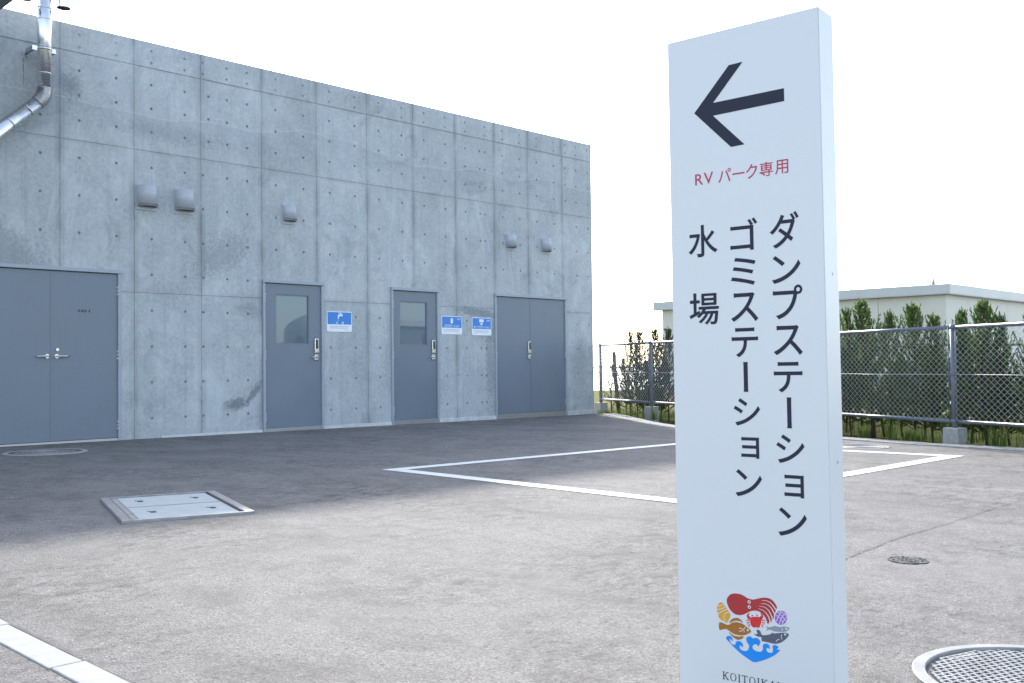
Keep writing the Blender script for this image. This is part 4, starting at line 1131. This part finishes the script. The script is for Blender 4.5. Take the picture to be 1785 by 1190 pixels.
# ------------------------------------------------------------------ chain-link fence
FP = Vector((6.52, -7.79, 0)); FU = Vector((0.41, 0.912, 0)).normalized(); FN = Vector((FU.y, -FU.x, 0))
SPAN = 2.235
FT, FB = 1.200, 0.175
stations = [-3 * SPAN, -2 * SPAN, -SPAN, 0, SPAN, 2 * SPAN, 3 * SPAN, 3 * SPAN + 1.94]
fence = empty('chain_link_fence', (FP.x, FP.y, 0)); tag(fence, 'blue-grey tube framed chain-link fence in front of the young conifers', 'fence')
def fsb(name, bm, mat):
    o_ = obj(name, bm, mat); o_.parent = fence; o_.matrix_parent_inverse = Matrix.Translation((-FP.x, -FP.y, 0)); return o_
def FX(s, z, off=0.0): 
    p = FP + FU * s + FN * off; return Vector((p.x, p.y, z))
for i, s in enumerate(stations):
    p = FX(s, 0)
    bm = bmesh.new(); tube(bm, [FX(s, gz(p.x) - 0.03), FX(s, FT + 0.012)], 0.0305, 16)
    tube(bm, [FX(s, FT + 0.012), FX(s, FT + 0.03), FX(s, FT + 0.036)], [0.033, 0.028, 0.006], 16)
    fsb('post', bm, M['fence'])
    bm = bmesh.new(); box(bm, -0.09, 0.09, -0.09, 0.09, -0.35, 0.185, 0.006)
    ft = obj('footing', bm, M['blockc']); ft.parent = fence; ft.location = (p.x - FP.x, p.y - FP.y, -0.08 + 0.005 * (i % 3)); ft.rotation_euler = (0, 0, rad(-12))
    for z in (FB, FT):
        bm = bmesh.new(); tube(bm, [FX(s, z - 0.022), FX(s, z + 0.022)], 0.034, 14); fsb('clamp', bm, M['fence'])
    bm = bmesh.new()
    box(bm, -0.062, 0.062, -0.006, 0.006, -0.012, 0.012)
    for vt in bm.verts[-8:]:
        q_ = FX(s, 0.688) + FU * vt.co.x + FN * (vt.co.y - 0.03); vt.co = Vector((q_.x, q_.y, 0.688 + vt.co.z))
    fsb('clamp', bm, M['fence'])
def wire_mesh(s0, s1, z0, z1, w=0.040, r=0.0026):
    bm = bmesh.new()
    n = int((s1 - s0) / w); w = (s1 - s0) / n; nz = int(round((z1 - z0) / 0.032))
    hz = (z1 - z0) / nz
    for i in range(n):
        c = s0 + (i + 0.5) * w; prev = None
        for j in range(nz + 1):
            s = c + (w * 0.52 if (j + i) % 2 else -w * 0.52)
            if (j % 2 == 0): s = c - w * 0.52
            else: s = c + w * 0.52
            if i % 2: s = 2 * c - s
            z = z0 + j * hz; off = -0.034 + 0.002 * (1 if j % 2 else -1)
            ring = [bm.verts.new(FX(s + r * math.cos(2.1 * k + .5), z, off + r * math.sin(2.1 * k + .5))) for k in range(3)]
            if prev:
                for k in range(3):
                    f = bm.faces.new((prev[k], prev[(k+1) % 3], ring[(k+1) % 3], ring[k])); f.smooth = True
            prev = ring
    return fsb('wire_mesh', bm, M['mesh'])
for a, b in zip(stations[:-1], stations[1:]):
    for z in (FT, FB):
        bm = bmesh.new(); tube(bm, [FX(a + 0.03, z), FX(b - 0.03, z)], 0.0215, 14); fsb('rail', bm, M['fence'])
    bm = bmesh.new(); tube(bm, [FX(a + 0.03, 0.688, -0.03), FX((a + b) / 2, 0.683, -0.03), FX(b - 0.03, 0.688, -0.03)], 0.0035, 6); fsb('tension_wire', bm, M['mesh'])
    for s in (a + 0.05, b - 0.05):
        bm = bmesh.new(); tube(bm, [FX(s, FB, -0.02), FX(s, FT, -0.02)], 0.006, 8); fsb('mesh_rod', bm, M['fence'])
    wire_mesh(a + 0.05, b - 0.05, FB + 0.01, FT - 0.01)

# ------------------------------------------------------------------ young conifers behind the fence
def conifer_meshes(seed, H=1.7, wmax=0.26, n_br=110, sprays=24, bare=0.0, lean=0.0):
    R = random.Random(seed)
    tb = bmesh.new(); cb = bmesh.new()
    ax = lambda z: Vector((lean * z * 0.12 + 0.015 * math.sin(5 * z + seed), 0.015 * math.cos(4 * z + seed * 2), z))
    tube(tb, [ax(H * k / 7 - (0.1 if k == 0 else 0)) for k in range(8)], [0.017 - 0.0021 * k for k in range(8)], 7)
    def sliver(p, d, L, w):
        s = d.cross(Vector((R.uniform(-1, 1), R.uniform(-1, 1), R.uniform(-1, 1))))
        if s.length < 1e-4: return
        s = s.normalized() * w
        a = cb.verts.new(p - s * 0.35); b = cb.verts.new(p + d * L * 0.5 + s); c = cb.verts.new(p + d * L); e = cb.verts.new(p + d * L * 0.5 - s)
        cb.faces.new((a, b, c, e))
    for i in range(n_br):
        t = (i + R.random()) / n_br
        if R.random() < bare * (1 - t): continue
        z = H * (0.03 + 0.90 * t ** 0.92)
        an = i * 2.39996 + R.uniform(-.5, .5)
        # each bough is a feather: it leaves the stem and turns upward into its own pointed tuft
        L = (wmax * 1.12 * (1 - t) ** 0.92 + 0.026) * R.choice((0.7, 0.9, 1.0, 1.0, 1.25, 1.5))
        out = Vector((math.cos(an), math.sin(an), 0))
        rise = L * (0.65 + 1.5 * t + R.uniform(-.25, .5))
        p0 = ax(z); p1 = p0 + out * L * 0.72 + Vector((0, 0, rise * 0.35)); p2 = p0 + out * L + Vector((0, 0, rise + 0.03))
        if p2.z > H * 0.97: p2.z = H * 0.97 - R.uniform(0, .05)
        q_ = lambda u: p0 * (1-u)**2 + p1 * 2*u*(1-u) + p2 * u*u
        tube(tb, [q_(0), q_(.4), q_(.85)], [0.0048, 0.0032, 0.0012], 4, caps=False)
        ns = int(sprays * (0.55 + L * 4.0))
        for k in range(ns):
            u = 0.12 + 0.88 * (k + R.random()) / ns
            c = q_(u); tg = (q_(min(u + .08, 1.05)) - q_(u - .05)).normalized()
            wd = 0.62 * (1.0 - u) ** 0.6 + 0.14
            sd = (tg + Vector((R.uniform(-1, 1), R.uniform(-1, 1), R.uniform(-.5, .8))) * wd).normalized()
            sl = R.uniform(0.035, 0.075) * (1.1 - 0.35 * u)
            sliver(c, sd, sl, R.uniform(0.005, 0.010))
            for _ in range(3):
                d2 = (sd + Vector((R.uniform(-1, 1), R.uniform(-1, 1), R.uniform(-.2, .8))) * 0.5).normalized()
                sliver(c + sd * sl * R.uniform(.2, .75), d2, sl * R.uniform(.5, .8), R.uniform(0.0035, 0.006))
    # leader
    for k in range(40):
        z = H * (0.84 + 0.16 * k / 40); an = R.uniform(0, 6.28)
        sliver(ax(z), Vector((math.cos(an) * .45, math.sin(an) * .45, 1)).normalized(), R.uniform(.03, .06) * (1.2 - .5 * k / 40), R.uniform(.004, .007))
    mt = bpy.data.meshes.new('trunk'); tb.to_mesh(mt); tb.free()
    mc = bpy.data.meshes.new('crown'); cb.to_mesh(mc); cb.free()
    return mt, mc
VAR = [conifer_meshes(11, 1.7, 0.27, 100, 21), conifer_meshes(23, 1.7, 0.23, 84, 21, lean=.5), conifer_meshes(37, 1.7, 0.30, 104, 20), conifer_meshes(51, 1.7, 0.24, 80, 21, lean=-.6), conifer_meshes(64, 1.7, 0.26, 76, 20, lean=.9), conifer_meshes(79, 1.7, 0.21, 92, 20)]
SPARSE = [conifer_meshes(71, 1.6, 0.24, 76, 17, 0.05), conifer_meshes(83, 1.6, 0.26, 72, 17, 0.05, .5)]
SMALL = conifer_meshes(97, 0.95, 0.13, 26, 9, 0.35)
for mt, mc in VAR: mt.materials.append(M['bark']); mc.materials.append(M['leaf'])
for mt, mc in SPARSE + [SMALL]: mt.materials.append(M['bark']); mc.materials.append(M['leafd'])
def conifer(x, y, top, var, rz, label, group=None, wide=1.0):
    g0 = fz(x)
    r_ = empty('conifer', (x, y, g0), rz); tag(r_, label, 'tree', group)
    mt, mc = var; h0 = max(v.co.z for v in mc.vertices); s = (top - g0) / h0
    a = link('trunk', mt, None, r_); b = link('crown', mc, None, r_)
    for q_ in (a, b): q_.scale = (s * wide, s * wide, s)
    return r_
CPOS = Vector((-4.5946, -11.9616, 0.8398))
def kk(p, k=1.10): return CPOS + (Vector(p) - CPOS) * k
GL = 'young green conifer with a pointed tip in the row behind the chain-link fence'
GG = 'young conifers behind the fence'
HT = [(7.35, -5.78, 1.50), (7.22, -6.06, 1.45), (7.11, -6.32, 1.51), (6.95, -6.68, 1.60), (6.82, -6.95, 1.44), (6.67, -7.29, 1.52), (6.56, -7.54, 1.37), (6.38, -7.93, 1.41), (6.27, -8.19, 1.49), (6.18, -8.38, 1.33), (6.06, -8.66, 1.34), (5.92, -9.0, 1.5), (5.75, -9.4, 1.45), (5.55, -9.8, 1.5),
      (8.62, -2.95, 1.48), (8.45, -3.35, 1.45), (8.25, -3.8, 1.5), (8.05, -4.25, 1.42), (7.85, -4.7, 1.5), (7.62, -5.2, 1.46)]
for i, p in enumerate(HT):
    q_ = kk(p); conifer(q_.x, q_.y, q_.z + 0.02, VAR[(i * 5 + i // 4) % 6], i * 1.7, GL, GG, (1.0, 1.12, 0.9, 1.2, 0.95)[i % 5])
# a second, looser rank fills the gaps low down
for i, p in enumerate(HT[:14]):
    q_ = kk(p) + FN * 0.35 + FU * 0.2; conifer(q_.x, q_.y, q_.z * (0.62 + 0.06 * (i % 4)), VAR[(i + 1) % 6], i * 2.3 + 1, 'shorter green conifer half hidden behind the fence row', 'shorter conifers behind the row', 1.5)
SL = 'thin greyish conifer with see-through foliage at the sea end of the fence'
for i, p in enumerate([(9.46, -1.07, 1.44), (9.26, -1.51, 1.43), (9.07, -1.93, 1.46), (8.9, -2.31, 1.44), (9.36, -1.3, 1.2), (9.16, -1.75, 1.15), (8.95, -2.12, 1.2), (9.52, -0.95, 0.95), (9.22, -1.62, 0.9), (9.02, -2.05, 0.95)]):
    q_ = kk(p); conifer(q_.x, q_.y, q_.z + 0.02, SPARSE[i % 2], i * 1.3, SL, 'thin conifers at the sea end')
q_ = kk((9.72, -0.45, 0.85)); conifer(q_.x, q_.y, q_.z, SMALL, 0.4, 'small half-bare conifer beside the wooden stake')

# stake and bamboo rails that tie the row
bm = bmesh.new(); q_ = kk((9.70, -0.53, 1.066))
tube(bm, [(q_.x + 0.09, q_.y - .05, -0.3), (q_.x + 0.03, q_.y, 0.6), (q_.x, q_.y, q_.z)], [0.042, 0.040, 0.037], 9)
o = obj('wooden_stake', bm, M['wood']); tag(o, 'weathered wooden stake standing by the last small conifer', 'stake')
def bamboo(a, b, label, r=0.012):
    bm = bmesh.new(); a = Vector(a); b = Vector(b); n = int((b - a).length / 0.3); pts = []; rs = []
    for k in range(n + 1):
        for dq, rr_ in ((-0.012, r), (0.0, r * 1.22), (0.012, r)):
            pts.append(a.lerp(b, k / n) + (b - a).normalized() * dq + Vector((0, 0, 0.008 * math.sin(k * 1.3)))); rs.append(rr_)
    tube(bm, pts, rs, 8); o_ = obj('bamboo_rail', bm, M['bamboo']); tag(o_, label, 'rail'); return o_
bamboo(kk((10.056, 0.255, .783)) , kk((8.6, -3.0, .775)), 'thin pale bamboo rail tied across the stake and thin conifers')
bamboo(kk((7.6, -5.2, 1.03)), kk((5.6, -9.7, 0.985)), 'brown bamboo rail tied along the green conifer row')
for i, p in enumerate([(7.0, -6.6, 1.08), (6.45, -7.8, 1.06), (5.9, -9.05, 1.05), (7.5, -5.45, 1.08)]):
    bm = bmesh.new(); q_ = kk(p) + FN * 0.05; tube(bm, [(q_.x, q_.y, -0.3), (q_.x + 0.01, q_.y, q_.z)], [0.022, 0.02], 8)
    o = obj('hedge_stake', bm, M['wood']); tag(o, 'brown stake hidden among the green conifers', 'stake', 'stakes in the conifer row')

# ------------------------------------------------------------------ weeds
rw = random.Random(77)
def blade(bm, p, h, w, lean, az):
    d = Vector((math.cos(az), math.sin(az), 0)); s = Vector((-d.y, d.x, 0)) * w
    a = bm.verts.new(p - s); b = bm.verts.new(p + s)
    m1 = p + Vector((0, 0, h * 0.55)) + d * lean * 0.35; c = bm.verts.new(m1 + s * .7); e = bm.verts.new(m1 - s * .7)
    t = bm.verts.new(p + Vector((0, 0, h)) + d * lean)
    bm.faces.new((a, b, c, e)); bm.faces.new((e, c, t))
def strip_point(s, off):
    return FP + FU * s + FN * off
bm = bmesh.new()
for _ in range(8000):
    s = rw.uniform(-5.5, 8.6)
    off = rw.gauss(0.25, 0.5)
    p = strip_point(s, off)
    # keep off the paving: distance beyond the edging line
    kx = None
    for (ax_, ay_), (bx_, by_) in zip(KS[:-1], KS[1:]):
        if ay_ <= p.y <= by_: kx = ax_ + (bx_ - ax_) * (p.y - ay_) / max(by_ - ay_, 1e-6); sl = (bx_ - ax_) / max(by_ - ay_, 1e-6); break
    if kx is None: continue
    dist = (p.x - kx) / math.sqrt(1 + sl * sl)
    if dist < 0.30: continue
    cl = 0.5 + 0.5 * math.sin(s * 3.1 + 1.3 * math.sin(s * 1.7))
    if rw.random() > 0.08 + 0.92 * cl ** 2: continue
    h = rw.uniform(0.04, 0.13) * (0.6 + 0.9 * cl) * (1.5 if off > 0.35 else 1)
    blade(bm, Vector((p.x, p.y, fz(p.x))), h, rw.uniform(0.002, 0.005), rw.uniform(0.01, 0.08), rw.uniform(0, 6.28))
o = obj('weeds', bm, M['grass']); tag(o, 'low green weeds along the foot of the fence', 'weeds', kind='stuff')
def clump(s, off, h, n, sp, label, broad=False):
    p = strip_point(s, off); r_ = empty('grass_clump', (p.x, p.y, fz(p.x))); tag(r_, label, 'grass')
    bm = bmesh.new()
    for _ in range(n):
        a = rw.uniform(0, 6.28); r = sp * rw.random() ** 0.6
        blade(bm, Vector((r * math.cos(a) * .5, r * math.sin(a) * .5, 0)), h * rw.uniform(.5, 1.05), rw.uniform(0.003, 0.006) * (1.7 if broad else 1), rw.uniform(.02, .28 * h + .03), a + rw.uniform(-.7, .7))
    obj('blades', bm, M['grass'], r_)
clump(0.95, -0.02, 0.36, 60, 0.12, 'tall bright grass clump rising through the lower fence rail')
clump(0.62, 0.02, 0.16, 150, 0.26, 'low bushy green weed clump beside the fence footing', True)
clump(0.25, 0.16, 0.42, 70, 0.10, 'feathery tall grass just behind the fence post')
clump(-0.55, 0.02, 0.26, 60, 0.2, 'ragged green weeds on the outer side of the fence footing', True)
clump(1.55, 0.1, 0.18, 50, 0.15, 'short yellowish grass clump below the fence near the sign', True)
clump(6.35, -0.15, 0.30, 36, 0.08, 'single tall grass clump by the second footing of the sea end')
clump(6.95, 0.1, 0.15, 90, 0.25, 'low green weeds between the last two fence footings', True)
clump(8.2, -0.18, 0.12, 80, 0.22, 'low dark weeds at the last fence footing by the wall corner', True)

# ------------------------------------------------------------------ prefabricated building beyond the hedge
def shed(x0, x1, y0, y1, H, label, pan=1.8, skin='siding'):
    zb = fz(x0) - 0.3
    root = empty('prefab_building', ((x0 + x1) / 2, (y0 + y1) / 2, fz(x0))); tag(root, label, 'building')
    inv = Matrix.Translation((-(x0 + x1) / 2, -(y0 + y1) / 2, -fz(x0)))
    def ps(name, bm, mat):
        o_ = obj(name, bm, mat); o_.parent = root; o_.matrix_parent_inverse = inv; return o_
    bm = bmesh.new(); box(bm, x0 + .05, x1 - .05, y0 + .05, y1 - .05, zb, H - 0.3); ps('wall_core', bm, M['mortar'])
    g = 0.006
    for (a, b, fixed, axis) in ((y0, y1, x0, 'x'), (x0, x1, y0, 'y'), (y0, y1, x1, 'x'), (x0, x1, y1, 'y')):
        n = max(1, round((b - a) / pan)); st = (b - a) / n
        sgn = 1 if fixed in (x0, y0) else -1
        for k in range(n):
            bm = bmesh.new(); u0, u1 = a + k * st + g + (0.045 if axis == 'y' and k == 0 else 0), a + (k + 1) * st - g - (0.045 if axis == 'y' and k == n - 1 else 0)
            f0, f1 = sorted((fixed, fixed + sgn * 0.042))
            if axis == 'x': box(bm, f0, f1, u0, u1, zb, H - 0.29, 0.004)
            else: box(bm, u0, u1, f0, f1, zb, H - 0.29, 0.004)
            ps('siding_panel', bm, M[skin])
    e = 0.22
    bm = bmesh.new(); box(bm, x0 - e, x1 + e, y0 - e, y1 + e, H - 0.285, H - 0.27); ps('soffit', bm, M['fascia'])
    for q_ in ((x0 - e, x0 - e + .03, y0 - e, y1 + e), (x1 + e - .03, x1 + e, y0 - e, y1 + e), (x0 - e + .031, x1 + e - .031, y0 - e, y0 - e + .03), (x0 - e + .031, x1 + e - .031, y1 + e - .03, y1 + e)):
        bm = bmesh.new(); box(bm, *q_, H - 0.268, H, 0.006); ps('fascia', bm, M['fascia'])
    bm = bmesh.new(); box(bm, x0 - e + .035, x1 + e - .035, y0 - e + .035, y1 + e - .035, H - 0.2, H - 0.05); ps('roof', bm, M['roof'])
    return root, ps
sh, ps = shed(24.1, 36, -1.0, 8.8, 3.0, 'low ivory flat-roofed prefabricated building beyond the conifers')
for (x, y) in ((24.0, 1.9), (24.0, 8.4)):
    bm = bmesh.new(); pts = [(x, y + 0.16 * math.cos(a), 2.98 + 0.17 * math.sin(a)) for a in [math.pi * k / 10 for k in range(11)]]
    tube(bm, pts, 0.018, 8); ps('lifting_eye', bm, M['galv'])
bm = bmesh.new(); box(bm, 23.84, 24.2, 2.72, 3.1, 2.80, 3.09, 0.01); ps('joint_cover', bm, M['fascia'])
bm = bmesh.new(); tube(bm, [(24.05, -0.7, 2.95), (24.05, -0.7, 3.10)], 0.05, 10); tube(bm, [(24.05, -0.7, 3.10), (24.05, -0.7, 3.18)], 0.025, 8); ps('roof_vent', bm, M['galv'])
shed(23.5, 40, -29.0, -24.0, 3.0, 'second low prefabricated building mirrored in the glazed doors', skin='shaded_siding')
# tank mirrored in the first glazed door
root = empty('storage_tank', (31.2, -40, fz(31))); tag(root, 'cream domed storage tank mirrored in the glazed door by the water sign', 'tank')
bm = bmesh.new(); n = 48
prof = [(2.2, -0.2), (2.2, 3.2)] + [(2.2 * math.cos(rad(a)), 3.2 + 1.25 * math.sin(rad(a))) for a in range(10, 90, 10)]
rg = [[bm.verts.new((r * math.cos(2*math.pi*k/n), r * math.sin(2*math.pi*k/n), z)) for k in range(n)] for r, z in prof]
for i in range(len(rg) - 1):
    for k in range(n):
        f = bm.faces.new((rg[i][k], rg[i][(k+1) % n], rg[i+1][(k+1) % n], rg[i+1][k])); f.smooth = True
bm.faces.new(rg[-1]); obj('shell', bm, M['tank'], root)
bm = bmesh.new(); tube(bm, [(0, 0, 4.4), (0, 0, 4.7)], 0.25, 20); obj('hatch', bm, M['galv'], root)
for i, (x, y, t_) in enumerate(((24.2, -36, 1.75), (26.0, -36.5, 1.5), (27.3, -36, 1.6), (28.4, -36.4, 1.5), (23.0, -23.0, 1.7), (25.2, -23.0, 1.3), (27.0, -23.0, 1.2))):
    conifer(x, y, t_, VAR[i % 4], i, 'bushy conifer mirrored in the glazed doors', 'conifers in front of the mirrored tank and shed', 1.6)

# far shrubs on the edge of the bank
rf = random.Random(5)
for i, (x, y, s) in enumerate(((23.3, 14.6, 0.45), (24.4, 14.3, 0.5), (25.5, 13.9, 0.42), (22.2, 15.2, 0.4))):
    r_ = empty('shrub', (x, y, fz(x))); tag(r_, 'small dark shrub on the edge of the bank beyond the wall corner', 'shrub', 'shrubs on the bank')
    bm = bmesh.new()
    for _ in range(500):
        a = rf.uniform(0, 6.28); b = rf.uniform(0, 1); rr_ = s * (0.5 + 0.5 * rf.random())
        p = Vector((rr_ * math.cos(a) * math.sqrt(1 - b * b), rr_ * math.sin(a) * math.sqrt(1 - b * b), s * 0.9 * b * rf.uniform(.7, 1.1)))
        d = Vector((rf.uniform(-1, 1), rf.uniform(-1, 1), rf.uniform(-1, 1))).normalized(); e_ = d.orthogonal().normalized()
        bm.faces.new([bm.verts.new(p + q_) for q_ in (d * .05, e_ * .03, -d * .05, -e_ * .03)])
    obj('crown', bm, M['leaf'], r_)
    bm = bmesh.new(); tube(bm, [(0, 0, -0.1), (0, 0, s * .6)], [0.03, 0.01], 6); obj('trunk', bm, M['bark'], r_)
